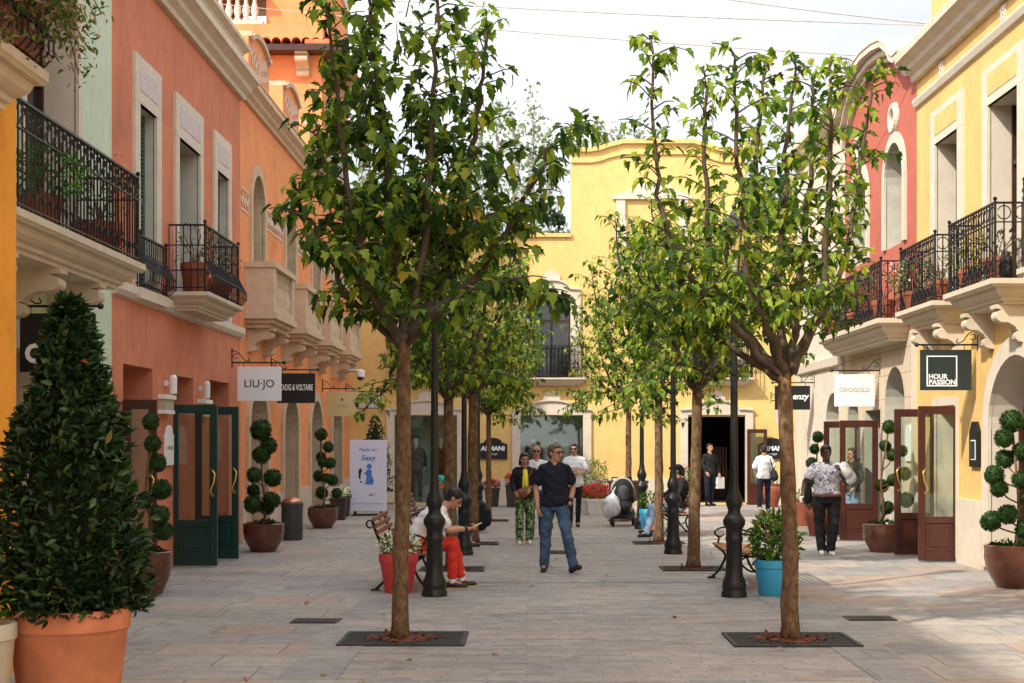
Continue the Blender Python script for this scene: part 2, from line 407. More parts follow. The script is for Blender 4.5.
M['leaf'] = leafmat('mulberry_leaf_dark', G1, .38)
M['leaf2'] = leafmat('mulberry_leaf_light', G2, .42)
M['laurel'] = leafmat('laurel_leaf', [(0, lin('#122412')), (.5, lin('#1e3518')), (.8, lin('#334d27')), (.993, lin('#566e3e')), (1, lin('#b05a22'))], .15, .32)
M['box'] = leafmat('boxwood_leaf', [(0, lin('#10220e')), (.5, lin('#1d3514')), (.9, lin('#34521f')), (1, lin('#48682a'))], .12, .5)
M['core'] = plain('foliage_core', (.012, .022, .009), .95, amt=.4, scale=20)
M['shrub'] = leafmat('shrub_leaf', [(0, lin('#1f3c12')), (.5, lin('#3d6420')), (.85, lin('#669033')), (1, lin('#95b552'))], .3)
M['bleaf'] = leafmat('balcony_leaf', [(0, lin('#25331a')), (.5, lin('#4a5a2c')), (.8, lin('#6d7a3c')), (.93, lin('#8a6a4a')), (1, lin('#a08a78'))], .25)
M['fern'] = leafmat('fern_leaf', [(0, lin('#23451a')), (.6, lin('#40702a')), (1, lin('#6a9a40'))], .3)
M['wflower'] = leafmat('white_petals', [(0, (.75, .72, .62)), (.7, (.82, .80, .74)), (1, (.75, .66, .40))], .2)
M['rflower'] = leafmat('red_petals', [(0, (.50, .02, .04)), (.6, (.66, .04, .07)), (1, (.75, .12, .16))], .2)
M['pflower'] = leafmat('pink_petals', [(0, (.55, .25, .45)), (1, (.75, .55, .70))], .2)
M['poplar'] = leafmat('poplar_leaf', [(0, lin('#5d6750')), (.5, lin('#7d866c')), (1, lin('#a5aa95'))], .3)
M['pine'] = leafmat('evergreen_leaf', [(0, lin('#2a3c22')), (.5, lin('#435a30')), (1, lin('#71803f'))], .2)
M['cypress'] = leafmat('cypress_leaf', [(0, lin('#1a2a1c')), (1, lin('#33462e'))], .1)
M['grey_twig'] = plain('grey_twig', (.35, .31, .28), .9, amt=.2)
M['lane'] = pavemat('lane_paving', .58, .105, .005, [(0, (.32, .295, .28)), (.3, (.39, .355, .325)), (.5, (.42, .385, .345)), (.72, (.44, .39, .335)), (.9, (.47, .39, .315)), (1, (.34, .335, .335))])
M['slabs'] = pavemat('slab_paving', 1.05, .62, .009, [(0, (.32, .305, .295)), (.25, (.40, .365, .33)), (.5, (.43, .395, .35)), (.7, (.46, .40, .33)), (.86, (.47, .345, .275)), (1, (.36, .355, .35))], .43)
M['band'] = pavemat('band_paving', .95, .50, .009, [(0, (.31, .30, .295)), (.5, (.38, .355, .33)), (1, (.43, .40, .36))], .3)
M['ground'] = plain('ground', (.20, .17, .14), .95, amt=.2, scale=.3)
M['hill'] = plain('hill_ground', (.07, .085, .035), .95, amt=.4, scale=.2, bump=.5, bscale=2)

# ------------------------------------------------------------------ leaves
LOBED = np.array([(0, 0, 0), (.22, -.02, 0), (.40, .20, 0), (.25, .33, 0), (.34, .58, 0), (.14, .68, 0), (0, 1.08, 0), (0, .5, 0),
                  (-.20, .0, 0), (-.37, .15, 0), (-.26, .36, 0), (-.31, .52, 0), (-.15, .72, 0)], float)
LOBED_F = [(0, 1, 2, 3, 7), (7, 3, 4, 5, 6), (0, 7, 10, 9, 8), (7, 6, 12, 11, 10)]
OVAL = np.array([(0, 0, 0), (.17, .25, 0), (.19, .55, 0), (0, 1, 0), (-.19, .55, 0), (-.17, .25, 0)], float)
OVAL_F = [(0, 1, 2, 3), (0, 3, 4, 5)]
DIAM = np.array([(0, 0, 0), (.32, .5, 0), (0, 1, 0), (-.32, .5, 0)], float); DIAM_F = [(0, 1, 2, 3)]
SHAPES = {'lobed': (LOBED, LOBED_F), 'oval': (OVAL, OVAL_F), 'diam': (DIAM, DIAM_F)}

def leaves_mesh(name, P, D, N, L, mat, parent, shape='oval', fold=.25, droop=.25):
    P = np.asarray(P, float); D = np.asarray(D, float); N = np.asarray(N, float); L = np.asarray(L, float)
    base, faces = SHAPES[shape]; base = base.copy()
    base[:, 2] = fold * np.abs(base[:, 0]) - droop * base[:, 1] ** 2
    y = D / (np.linalg.norm(D, axis=1, keepdims=True) + 1e-9)
    x = np.cross(y, N); x /= (np.linalg.norm(x, axis=1, keepdims=True) + 1e-9); z = np.cross(x, y)
    rw = np.random.default_rng(len(P)); x = x * (.72 + .5 * rw.random((len(P), 1)))
    vs = P[:, None, :] + L[:, None, None] * (base[None, :, 0:1] * x[:, None] + base[None, :, 1:2] * y[:, None] + base[None, :, 2:3] * z[:, None])
    vs = vs.reshape(-1, 3) - np.array(origin(parent))[None]
    k = len(base); n = len(P)
    me = bpy.data.meshes.new(name)
    fl = [tuple(i + j * k for i in f) for j in range(n) for f in faces]
    me.from_pydata(vs.tolist(), [], fl)
    return link(name, me, mat, parent)

def rdir(rng, n):
    d = rng.normal(size=(n, 3)); return d / np.linalg.norm(d, axis=1, keepdims=True)

def bush(name, c, rad, n, L, mat, parent, seed=0, shape='oval', shell=.35, up=.3, hang=0.0, lump=0.0):
    """leaves spread through an ellipsoid"""
    rng = np.random.default_rng(seed); d = rdir(rng, n)
    r = (1 - shell) + shell * rng.random(n); r = np.where(rng.random(n) < .25, rng.random(n) ** .5, r)
    k = 1 + lump * np.sin(d[:, 0] * 5 + seed) * np.sin(d[:, 2] * 4 + 1.3 * seed) * np.cos(d[:, 1] * 5)
    P = np.array(c) + d * np.array(rad) * (r * k)[:, None]
    D = d + rng.normal(size=(n, 3)) * .6 + np.array([0, 0, up - hang]); N = d * .7 + rng.normal(size=(n, 3)) * .5 + np.array([0, 0, .6])
    return leaves_mesh(name, P, D, N, L * (.7 + .6 * rng.random(n)), mat, parent, shape)
# ------------------------------------------------------------------ world, sun, camera
w = bpy.data.worlds.new("World"); SC.world = w; w.use_nodes = True
nt = w.node_tree; bg = nt.nodes['Background']
sky = nt.nodes.new('ShaderNodeTexSky'); sky.sky_type = 'NISHITA'; sky.sun_disc = False
SUN_EL, SUN_AZ = R(42), R(228)
sky.sun_elevation = SUN_EL; sky.sun_rotation = SUN_AZ
tc = nt.nodes.new('ShaderNodeTexCoord'); mp = nt.nodes.new('ShaderNodeMapping'); mp.inputs['Scale'].default_value = (1, 1, 2.6)
nt.links.new(tc.outputs['Generated'], mp.inputs['Vector'])
cn = add(nt, 'ShaderNodeTexNoise', Scale=2.3, Detail=9.0, Roughness=.58); nt.links.new(mp.outputs[0], cn.inputs['Vector'])
mask = ramp(nt, cn.outputs['Fac'], [(.33, (0, 0, 0)), (.52, (1, 1, 1))])
cn2 = add(nt, 'ShaderNodeTexNoise', Scale=4.0, Detail=6.0); nt.links.new(mp.outputs[0], cn2.inputs['Vector'])
cl = ramp(nt, cn2.outputs['Fac'], [(.3, (.68, .72, .78)), (.7, (1, 1, 1))])
clb = mixc(nt, 1.0, cl, (8.6, 8.6, 8.7), 'MULTIPLY')
gd = nt.nodes.new('ShaderNodeVectorMath'); gd.operation = 'DOT_PRODUCT'; nt.links.new(tc.outputs['Generated'], gd.inputs[0])   # cloud is brighter towards the sun
gd.inputs[1].default_value = (math.cos(SUN_EL) * -.74, math.cos(SUN_EL) * -.67, math.sin(SUN_EL))
gr = nt.nodes.new('ShaderNodeMapRange'); nt.links.new(gd.outputs['Value'], gr.inputs[0])
for i_, v_ in ((1, -.6), (2, .9), (3, .66), (4, 1.85)): gr.inputs[i_].default_value = v_
clb = mixc(nt, 1.0, clb, gr.outputs[0], 'MULTIPLY')
skb = mixc(nt, 1.0, sky.outputs[0], (1.5, 1.5, 1.5), 'MULTIPLY')
nt.links.new(mixc(nt, mask, skb, clb), bg.inputs['Color']); bg.inputs['Strength'].default_value = .11
sl = bpy.data.lights.new('sun', 'SUN'); sl.energy = 3.5; sl.angle = R(1.5); sl.color = (1, .93, .80)
so = bpy.data.objects.new('sun', sl); COL.objects.link(so)
az = math.atan2(-.74, -.67)   # clockwise from +Y
sd = Vector((math.cos(SUN_EL) * math.sin(az), math.cos(SUN_EL) * math.cos(az), math.sin(SUN_EL)))
so.rotation_euler = sd.to_track_quat('Z', 'Y').to_euler(); so.location = sd * 60
cam = bpy.data.cameras.new('camera'); co = bpy.data.objects.new('camera', cam); COL.objects.link(co)
cam.lens = 36 * F_PX / 1024; cam.sensor_width = 36; cam.clip_end = 3000; cam.clip_start = .1
cam.shift_x = -(VX - 512) / 1024; cam.shift_y = (HY - 341.5) / 1024
co.location = (0, 0, EYE); co.rotation_euler = (R(90), 0, 0); SC.camera = co
SC.view_settings.view_transform = 'Standard'; SC.view_settings.look = 'None'; SC.view_settings.exposure = .70; SC.view_settings.gamma = 1
SC.cycles.max_bounces = 8; SC.cycles.transparent_max_bounces = 16; SC.cycles.use_denoising = True

# ------------------------------------------------------------------ ground
def sheet(name, x0, x1, y0, y1, z, mat):
    b = MB(); b.quad((x0, y0, z), (x1, y0, z), (x1, y1, z), (x0, y1, z)); return tag(b.build(name, mat), kind='structure')
sheet('ground', -900, 900, -300, 1500, -.008, M['ground'])
sheet('pavement', -5.4, 9, -12, 39.4, 0, M['slabs'])
sheet('paved_lane', -1.9, 3.05, -12, 36.2, .004, M['lane'])
for x in (-1.9, 2.6): sheet('paving_band', x, x + .45, -12, 36.2, .008, M['band'])
for y in (9.9, 17.6, 25.4): sheet('paving_band', -1.45, 2.6, y, y + .5, .008, M['band'])
hb = MB()
for i in range(24):
    for j in range(8):
        def hz(i, j): return max(-.5, (j / 8) ** .8 * (12 + 4 * math.sin(i * .7) + 3 * math.sin(i * .31 + 1)) * min(1, j))
        x = -130 + i * 11; y = 75 + j * 18
        hb.quad((x, y, hz(i, j)), (x + 11, y, hz(i + 1, j)), (x + 11, y + 18, hz(i + 1, j + 1)), (x, y + 18, hz(i, j + 1)))
tag(hb.build('hill', M['hill'], smooth=True), kind='structure')

# ------------------------------------------------------------------ building kit
def shell(mb, F, s0, s1, ztop, depth=6.0, z0=0.0):
    """sides, back and roof of a building behind its front sheet"""
    e = .01
    mb.quad(F(s0, 0, z0), F(s0, -depth, z0), F(s0, -depth, ztop), F(s0, 0, ztop))
    mb.quad(F(s1, 0, z0), F(s1, -depth, z0), F(s1, -depth, ztop), F(s1, 0, ztop))
    mb.quad(F(s0, -depth, z0), F(s1, -depth, z0), F(s1, -depth, ztop), F(s0, -depth, ztop))
    mb.quad(F(s0, 0, ztop), F(s1, 0, ztop), F(s1, -depth, ztop), F(s0, -depth, ztop))
    mb.quad(F(s0, 0, z0 + .05), F(s1, 0, z0 + .05), F(s1, -depth, z0 + .05), F(s0, -depth, z0 + .05))

def front(root, F, s0, s1, z0, z1, holes, mat, name='wall', top=None, body=True, depth=6.0):
    b = MB()
    outer = [(s0, z0), (s1, z0)] + (list(reversed(top)) if top else [(s1, z1), (s0, z1)])
    b.holed(F, outer, holes, 0)
    if body: shell(b, F, s0, s1, z1, depth, z0)
    return b.build(name, mat, root, recalc=False)

def reveal(b, F, hole, d, closed=True):
    k = len(hole)
    for i in range(k if closed else k - 1):
        p, q = hole[i], hole[(i + 1) % k]
        b.quad(F(p[0], 0, p[1]), F(q[0], 0, q[1]), F(q[0], -d, q[1]), F(p[0], -d, p[1]))

def window(root, F, hole, d, kind='glass', outer=None, proud=.05, jamb='jamb', trim='stone', name='window', bar=True):
    """surround + reveal is the window's own mesh; pane / shutters are its children"""
    b = MB(); reveal(b, F, hole, d)
    wo = b.build(name, M[jamb], root)
    if outer:
        t = MB(); inn = hole; t.ring2(F, inn, outer, -.01, proud); t.build('surround', M[trim], wo)
    s0 = min(p[0] for p in hole); s1 = max(p[0] for p in hole); z0 = min(p[1] for p in hole); z1 = max(p[1] for p in hole)
    if kind == 'shutter':
        for a, c in ((s0, (s0 + s1) / 2 - .01), ((s0 + s1) / 2 + .01, s1)):
            sh = MB(); n = -d + .05
            sh.fbox(F, a, a + .07, n - .04, n, z0, z1); sh.fbox(F, c - .07, c, n - .04, n, z0, z1)
            for z in (z0, (z0 + z1) / 2, z1 - .09): sh.fbox(F, a + .07, c - .07, n - .04, n - .002, z, z + .09)
            z = z0 + .11
            while z < z1 - .1:
                sh.hexa([F(a + .07, n - .03, z + .03), F(c - .07, n - .03, z + .03), F(c - .07, n - .004, z), F(a + .07, n - .004, z),
                         F(a + .07, n - .03, z + .042), F(c - .07, n - .03, z + .042), F(c - .07, n - .004, z + .012), F(a + .07, n - .004, z + .012)]); z += .055
            sh.fbox(F, a, c, n - .05, n - .045, z0, z1)
            sh.build('shutter', M['shutter'], wo)
    elif kind != 'open':
        g = MB(); g.poly(F, hole, -d); g.build('pane', M['dglass'] if kind == 'glass' else M[kind], wo)
        if bar:
            f = MB(); m = (s0 + s1) / 2; n = -d + .002
            for a in (s0, m - .03, s1 - .05): f.fbox(F, a, a + .06, n, n + .05, z0, z1 - (0 if len(hole) == 4 else .0 if a == m - .03 else (z1 - z0) * .3))
            f.fbox(F, s0, s1, n, n + .05, z0, z0 + .08); f.fbox(F, s0, s1, n, n + .045, z0 + (z1 - z0) * .68, z0 + (z1 - z0) * .68 + .06)
            f.build('frame', M['darkbrown'], wo)
    return wo

CORN = lambda z, p, h: [(0, z), (p * .25, z), (p * .3, z + h * .18), (p * .55, z + h * .34), (p * .62, z + h * .5), (p * .9, z + h * .66), (p, z + h * .7), (p, z + h), (0, z + h)]
def cornice(root, F, s0, s1, z, p, h, mat='stone', name='cornice'):
    b = MB(); b.prof(F, CORN(z, p, h), s0, s1); return b.build(name, M[mat], root)

def corbel_poly(p, h):   # scroll bracket outline in (n, z) with z from 0 down
    pts = [(0, 0), (p, 0), (p, -h * .10)]
    for i in range(9):
        a = R(80 - i * 20); pts.append((p * .76 + p * .22 * math.cos(a), -h * .30 + h * .17 * math.sin(a)))
    for i in range(6):
        t = i / 5; pts.append((p * (.60 - .28 * math.sin(t * math.pi / 2)), -h * (.47 + .20 * t)))
    for i in range(6):
        a = R(70 - i * 32); pts.append((p * .2 + p * .17 * math.cos(a), -h * .83 + h * .15 * math.sin(a)))
    pts += [(p * .08, -h), (0, -h)]; return pts

def corbels(parent, F, ss, z, p, h, w, mat):
    for s in ss:
        b = MB(); b.prof(F, [(n, z + q) for n, q in corbel_poly(p, h)], s - w / 2, s + w / 2); b.build('corbel', M[mat], parent)

def ring_pts(c, u, v, r, a0=0, a1=360, n=10):
    c = Vector(c); u = Vector(u); v = Vector(v)
    return [c + u * r * math.cos(R(a0 + (a1 - a0) * i / n)) + v * r * math.sin(R(a0 + (a1 - a0) * i / n)) for i in range(n + 1)]

def railing(parent, F, s0, s1, n, z0, z1, style='scroll', step=.105):
    b = MB(); t = .016; belly = style == 'belly'
    runs = [((s0, .03), (s0, n)), ((s0, n), (s1, n)), ((s1, n), (s1, .03))]
    zl = [z0 + .06, z1 - .24] if not belly else [z0 + .06, z0 + .30, z1 - .28]
    for (sa, na), (sb, nb) in runs:
        L = math.hypot(sb - sa, nb - na); k = max(2, round(L / step)); ds, dn = (sb - sa) / L, (nb - na) / L
        P = lambda d, z, o=0.0: F(sa + ds * d + (-dn if False else 0) * o, na + dn * d + o * (1 if dn == 0 else 0), z)
        b.bar(P(0, z1), P(L, z1), .045, .022)
        for z in zl: b.bar(P(0, z), P(L, z), .026, .014)
        U1 = Vector(P(1, 0)) - Vector(P(0, 0)); Z = Vector((0, 0, 1))
        for i in range(k + 1):
            d = L * i / k
            if belly:
                oo = .13 if dn == 0 else 0
                pts = [P(d, z0), P(d, z0 + .03, oo * .5), P(d, z0 + .10, oo), P(d, z0 + .2, oo * 1.0), P(d, z0 + .32, oo * .5), P(d, z0 + .45, 0), P(d, z1)]
                if oo == 0: pts = [P(d, z0), P(d, z1)]
                b.tube(pts, .008, 4)
            else:
                b.tube([P(d, z0), P(d, z1)], .0095 if i % 8 else .014, 4)
            if i < k:
                c = d + L / k / 2; r = L / k * .46
                if style == 'scroll':       # ring band on top, pairs of curls at the foot
                    if i % 2 == 0: b.tube(ring_pts(P(d + L / k, z1 - .12), U1, Z, .085, 20, 340, 10), .0075, 4)
                    if i % 2 == 0: b.tube(ring_pts(P(d + L / k, z0 + .16), U1, Z, .07, -60, 250, 9), .0075, 4)
                elif style == 'lyre' and i % 2 == 0:
                    c = d + L / k; r = L / k * .8       # dense band of S-curves on top, arcs at the foot
                    b.tube([Vector(P(c - r * .8, z1 - .03)), Vector(P(c + r * .6, z1 - .05)), Vector(P(c + r * .7, z1 - .10)), Vector(P(c - r * .5, z1 - .14)), Vector(P(c - r * .7, z1 - .19)), Vector(P(c + r * .8, z1 - .225))], .0075, 4)
                    b.tube(ring_pts(P(c, z1 - .08), U1, Z, .03, 0, 300, 7), .006, 4)
                    b.tube(ring_pts(P(c, z0 + .13), U1, Z, r, 0, 180, 6), .007, 4)
                    b.tube([P(c, z0 + .06), P(c, z0 + .2)], .006, 4)
    for s in (s0, s1):
        b.tube([F(s, n, z0), F(s, n, z1 + .03)], .017, 6); b.ball(F(s, n, z1 + .05), .028, 6, 5)
    if belly:
        for q in (.10, .24): b.bar(F(s0, n + .12, z0 + q), F(s1, n + .12, z0 + q), .010)
    return b.build('railing', M['iron'], parent, recalc=False)

def balcony(root, F, s0, s1, n, z, style='scroll', thick=.24, rail=.95, corb=None, ch=.42, mat='stone', name='balcony', inset=.07):
    b = MB(); o = .0
    prof = [(0, z - thick), (n - .24, z - thick), (n - .20, z - thick * .72), (n - .10, z - thick * .5), (n - .09, z - thick * .38), (n, z - thick * .28), (n, z), (0, z)]
    # moulded slab: stacked courses so that the ends step out like the front
    prf = [(.30, 0), (.24, 0), (.235, .12), (.20, .16), (.19, .28), (.15, .34), (.105, .46), (.085, .60), (.08, .66), (.03, .68), (.015, .74), (0, .78), (0, 1.0)]
    rg = []
    for i0, f in prf:
        zz = z - thick + thick * f; rg.append([F(s0 + i0, 0, zz), F(s0 + i0, n - i0, zz), F(s1 - i0, n - i0, zz), F(s1 - i0, 0, zz)])
    b.add([q for g_ in rg for q in g_], [(4 * i + j, 4 * i + (j + 1) % 4, 4 * i + 4 + (j + 1) % 4, 4 * i + 4 + j) for i in range(len(rg) - 1) for j in range(4)] + [(3, 2, 1, 0), tuple(4 * (len(rg) - 1) + j for j in range(4))])
    bo = b.build(name, M[mat], root)
    railing(bo, F, s0 + inset, s1 - inset, n - inset, z, z + rail, style)
    if corb: corbels(bo, F, corb, z - thick, n * .72, ch, .22, mat)
    return bo

def door_leaf(root, F, s, n0, wdt, h, mat, glass='glass', hinge_in=True, panel=.62, label=None, handle_n=None):
    """shop door standing open, square to the wall"""
    b = MB(); t = .05; a, c = n0, n0 + wdt
    def bx(x0, x1, z0, z1, tt=t): b.bbox(min(F(s - tt / 2, x0, 0)[0], F(s, x1, 0)[0]), max(F(s, x0, 0)[0], F(s, x1, 0)[0]), s - tt / 2, s + tt / 2, z0, z1, .005)
    bx(a, a + .10, .02, h); bx(c - .10, c, .02, h); bx(a + .10, c - .10, h - .12, h, t - .004); bx(a + .10, c - .10, .02, .16, t - .004); bx(a + .10, c - .10, panel - .05, panel + .05, t - .004)
    bx(a + .10, c - .10, .16, panel - .05, t - .03)
    bx(a + .16, c - .16, .22, panel - .11, t - .012)
    d = b.build('door', M[mat], root)
    if label: d['label'] = label
    g = MB(); g.box(min(F(s, a + .1, 0)[0], F(s, c - .1, 0)[0]), max(F(s, a + .1, 0)[0], F(s, c - .1, 0)[0]), s - .006, s + .006, panel + .05, h - .12); g.build('door_glass', M[glass], d)
    hd = MB(); hn = (c - .05) if handle_n is None else handle_n
    pts = [F(s - .03, hn, 1.02), F(s - .075, hn, 1.0), F(s - .085, hn - .035, 1.08), F(s - .08, hn + .015, 1.2), F(s - .07, hn + .03, 1.32), F(s - .06, hn - .02, 1.38), F(s - .03, hn, 1.36)]
    hd.tube(pts, .014, 6); hd.build('handle', M['gold'], d, smooth=True)
    return d

def text(s, size, loc, mat, parent, face='-Y', fit=None, name='lettering', align='CENTER', sx=1.0, shear=0.0, ext=.002, bold=0.0):
    cu = bpy.data.curves.new(name, 'FONT'); cu.body = s; cu.size = size; cu.align_x = align; cu.align_y = 'CENTER'; cu.extrude = ext; cu.shear = shear; cu.offset = bold; cu.resolution_u = 3
    ob = bpy.data.objects.new(name, cu); COL.objects.link(ob); bpy.context.view_layer.update()
    me = bpy.data.meshes.new_from_object(ob.evaluated_get(bpy.context.evaluated_depsgraph_get()))
    bpy.data.objects.remove(ob); bpy.data.curves.remove(cu)
    xs = [v.co.x for v in me.vertices]; wd = max(xs) - min(xs)
    k = (fit / wd) if fit else 1.0
    me.transform(Matrix.Diagonal((k * sx if fit is None else k, k if fit and sx == 1.0 else (1.0 if fit is None else sx), 1, 1)))
    rot = {'-Y': Matrix.Rotation(R(90), 4, 'X'), '-X': Matrix.Rotation(R(-90), 4, 'Z') @ Matrix.Rotation(R(90), 4, 'X'), '+X': Matrix.Rotation(R(90), 4, 'Z') @ Matrix.Rotation(R(90), 4, 'X')}[face]
    me.transform(rot)
    off = Vector(loc) - Vector(origin(parent)); me.transform(Matrix.Translation(off))
    return link(name, me, M[mat], parent)

# ------------------------------------------------------------------ LEFT ROW
# ochre house nearest the camera
FO = Frame((-4.0, 0, 0), (0, 1, 0), (1, 0, 0))
r = thing('shop_building', 'bright ochre house at the left edge with a vine-hung balcony', 'building', (-4.0, 4, 0))
front(r, FO, -9, 10.9, 0, 8.9, [], M['ochre'], depth=7)
cornice(r, FO, -9, 10.9, 8.6, .35, .35)
balcony(r, FO, 6.6, 10.3, .46, 4.50, 'belly', thick=.33, rail=.85)
# mint house
r = thing('shop_building', 'mint green house between the ochre and the salmon houses, long iron balcony', 'building', (-5.05, 13.9, 0))
hw = rect(14.75, 1.6, 3.77, 6.6); hd_ = rect(13.6, 1.6, .06, 2.7)
front(r, FL, 10.9, 16.9, 0, 9.3, [hw, hd_], M['mint'], depth=7)
window(r, FL, hw, .40, 'glass', rect(14.75, 1.86, 3.77, 6.8), .04, 'pale', 'pale')
window(r, FL, hd_, .3, 'glass', rect(13.6, 1.9, .06, 2.85), .04, 'pale', 'pale', name='shop_window')
cornice(r, FL, 10.9, 16.9, 9.0, .3, .35)
balcony(r, FL, 11.2, 15.6, .77, 3.75, 'lyre', thick=.30, rail=.95, corb=(12.2, 13.5, 14.75), ch=.48)
# salmon house
S0, S1 = 16.9, 24.4
r = thing('shop_building', 'salmon house on the left with tall pale window surrounds and green shop doors', 'building', (-5.05, 20.6, 0))
wins = [(18.4, 1.27, .80, .17, 'shutter'), (20.65, 1.66, 1.27, .36, 'glass'), (22.88, 1.25, .85, .17, 'shutter')]
doors = [rect(18.05, 1.35, .06, 2.75), rect(20.42, 1.16, .06, 2.72), rect(22.75, 1.45, .06, 2.75)]
front(r, FL, S0, S1, 0, 7.9, [rect(c, b_, 3.74, 6.13) for c, a, b_, d, k in wins] + doors, M['salmon'], depth=7)
for c, a, b_, d, k in wins:
    wo = window(r, FL, rect(c, b_, 3.74, 6.13), d, k, None, jamb='jamb')
    t = MB(); t.ring2(FL, rect(c, b_, 3.74, 6.13), [(c - a / 2, 3.74), (c - a / 2, 6.13), (c + a / 2, 6.13), (c + a / 2, 3.74)], -.01, .045)
    t.fbox(FL, c - a / 2, c + a / 2, -.01, .045, 6.133, 6.74)
    t.build('surround', M['pale'], wo)
    t = MB(); t.fbox(FL, c - a / 2 + .22, c + a / 2 - .22, .045, .052, 6.3, 6.58); t.build('inset_panel', M['mauve'], wo)
b = MB(); b.prof(FL, [(0, 3.56), (.05, 3.58), (.09, 3.64), (.09, 3.74), (0, 3.74)], S0, S1); b.build('sill_band', M['pale'], r)
b = MB()   # carved-out dark shop openings
reveal(b, FL, doors[1], .55)
b.build('doorway', M['salmon'], r)
for i, h in enumerate(doors):
    if i != 1:
        window(r, FL, [(p[0] + (.0), p[1]) for p in h], .56, 'glass', name='shop_window', jamb='salmon')
cornice(r, FL, S0, S1 + .02, 7.72, .34, .38); 
b = MB(); b.fbox(FL, S0, S1, -.45, -.08, 7.9, 8.4); b.build('parapet', M['salmon'], r)
b = MB(); b.prof(Frame((-5.13, 0, 0), (0, 1, 0), (1, 0, 0)), CORN(8.4, .26, .24), S0, S1); b.fbox(FL, S0, S1, -.5, -.078, 8.41, 8.635); b.build('parapet_cornice', M['stone'], r)
balcony(r, FL, 19.4, 21.75, .60, 3.86, 'belly', thick=.24, rail=.93)
bb = MB(); bb.fbox(FL, 17.72, 19.08, .05, .13, 3.60, 3.74); gb = bb.build('window_guard', M['pale'], r); railing(gb, FL, 17.78, 19.05, .10, 3.74, 4.4, 'belly')
for y in (19.84, 21.0): door_leaf(r, FL, y, -.03 if y < 20 else .03, .65, 2.3, 'green')
door_leaf(r, FL, 17.3, .02, .42, 2.3, 'darkbrown')
for y in (19.35, 21.35):
    s = MB(); s.fbox(FL, y - .02, y + .02, 0, .05, 2.55, 2.62); s.lathe([(.0, 2.44), (.05, 2.44), (.055, 2.66), (.03, 2.7), (.0, 2.7)], FL(y, .12, 0), 10); s.bar(FL(y, 0, 2.58), FL(y, .1, 2.58), .02); s.build('wall_lamp', M['plate'], r)
for y in (19.3, 21.55):
    s = MB(); s.fbox(FL, y - .3, y + .22, 0, .12, 2.36, 2.42); s.fbox(FL, y - .3, y + .22, 0, .10, 2.16, 2.21); a = s.build('awning_cassette', M['plate'], r)
    s = MB(); s.fbox(FL, y - .28, y + .2, 0, .09, 2.212, 2.358); s.build('awning_cloth', M['gink'], a)
# orange palazzo with the tower
OA, OB = 24.4, 39.0
r = thing('shop_building', 'orange palazzo on the left with stone balustrades and a tile-eaved tower', 'building', (-5.05, 31, 0))
cs = (25.9, 29.4, 32.9, 36.4)
upper = [arch(c, 1.15, 3.97, 6.1, .58) for c in cs]
lower = [arch(c, 1.7, .06, 2.0, .72) for c in cs]
front(r, FL, OA, OB, 0, 8.0, upper + lower, M['orange'], depth=7)
for c, h in zip(cs, upper): window(r, FL, h, .34, 'glass', arch(c, 1.45, 3.97, 6.1, .76), .05, 'tan', 'tan')
for c, h in zip(cs, lower): window(r, FL, h, .4, 'glass', arch(c, 2.1, .06, 2.0, .92), .06, 'tan', 'tan', name='shop_window')
for a, c in [(OA, 24.85)] + [(x + 1.05, x + 2.45) for x in cs[:3]] + [(37.45, OB)]:
    b = MB(); b.fbox(FL, a, c, 0, .05, 0, .75); b.build('plinth', M['dado'], r)
cornice(r, FL, OA, OB, 7.78, .26, .30, 'tan')
b = MB()   # pale arabesque frieze between the arches
rng = random.Random(3)
for a, c in [(OA, 25.1)] + [(x + .8, x + 2.7) for x in cs[:3]] + [(37.2, OB)]:
    b = MB(); b.fbox(FL, a, c, .004, .012, 6.20, 6.235); b.fbox(FL, a, c, .004, .012, 5.83, 5.865)
    n = int((c - a) / .19)
    for i in range(n):
        s = a + (i + .5) * (c - a) / n; z = 6.03
        for q in range(4):
            an = q * 90 + 45
            pts = [FL(s + .085 * k * math.cos(R(an + 70 * k)), .012, z + .15 * k * math.sin(R(an + 70 * k))) for k in (0.1, .4, .7, 1.0)]
            b.tube(pts, .014, 4)
    b.build('frieze', M['pale'], r)
for c in cs:   # stone balconies with turned balusters
    a0, a1, n, z = c - 1.1, c + 1.02, .52, 4.0
    b = MB()
    for i0, za, zb in ((.16, z - .20, z - .12), (.08, z - .12, z - .05), (0, z - .05, z + .06)): b.fbox(FL, a0 + i0 - .06, a1 - i0 + .06, 0, n - i0 + .05, za, zb)
    bo = b.build('balcony', M['tan'], r)
    b = MB(); b.fbox(FL, a0, a1, 0, n, z + .06, z + .16); b.fbox(FL, a0 - .03, a1 + .03, 0, n + .03, z + .86, z + .96)
    b.fbox(FL, a0, a0 + .22, 0, n, z + .16, z + .86); b.fbox(FL, a1 - .22, a1, 0, n, z + .16, z + .86)
    b.build('balustrade_frame', M['tan'], bo)
    for i in range(9):
        s = a0 + .3 + i * (a1 - a0 - .6) / 8
        q = MB(); q.lathe([(.06, z + .16), (.06, z + .2), (.035, z + .23), (.075, z + .38), (.06, z + .48), (.03, z + .62), (.045, z + .68), (.03, z + .72), (.06, z + .82), (.06, z + .86)], FL(s, n - .1, 0), 8)
        q.build('baluster', M['tan'], bo, smooth=True)
    corbels(bo, FL, (c - .75, c + .7), z - .20, .46, .42, .26, 'tan')
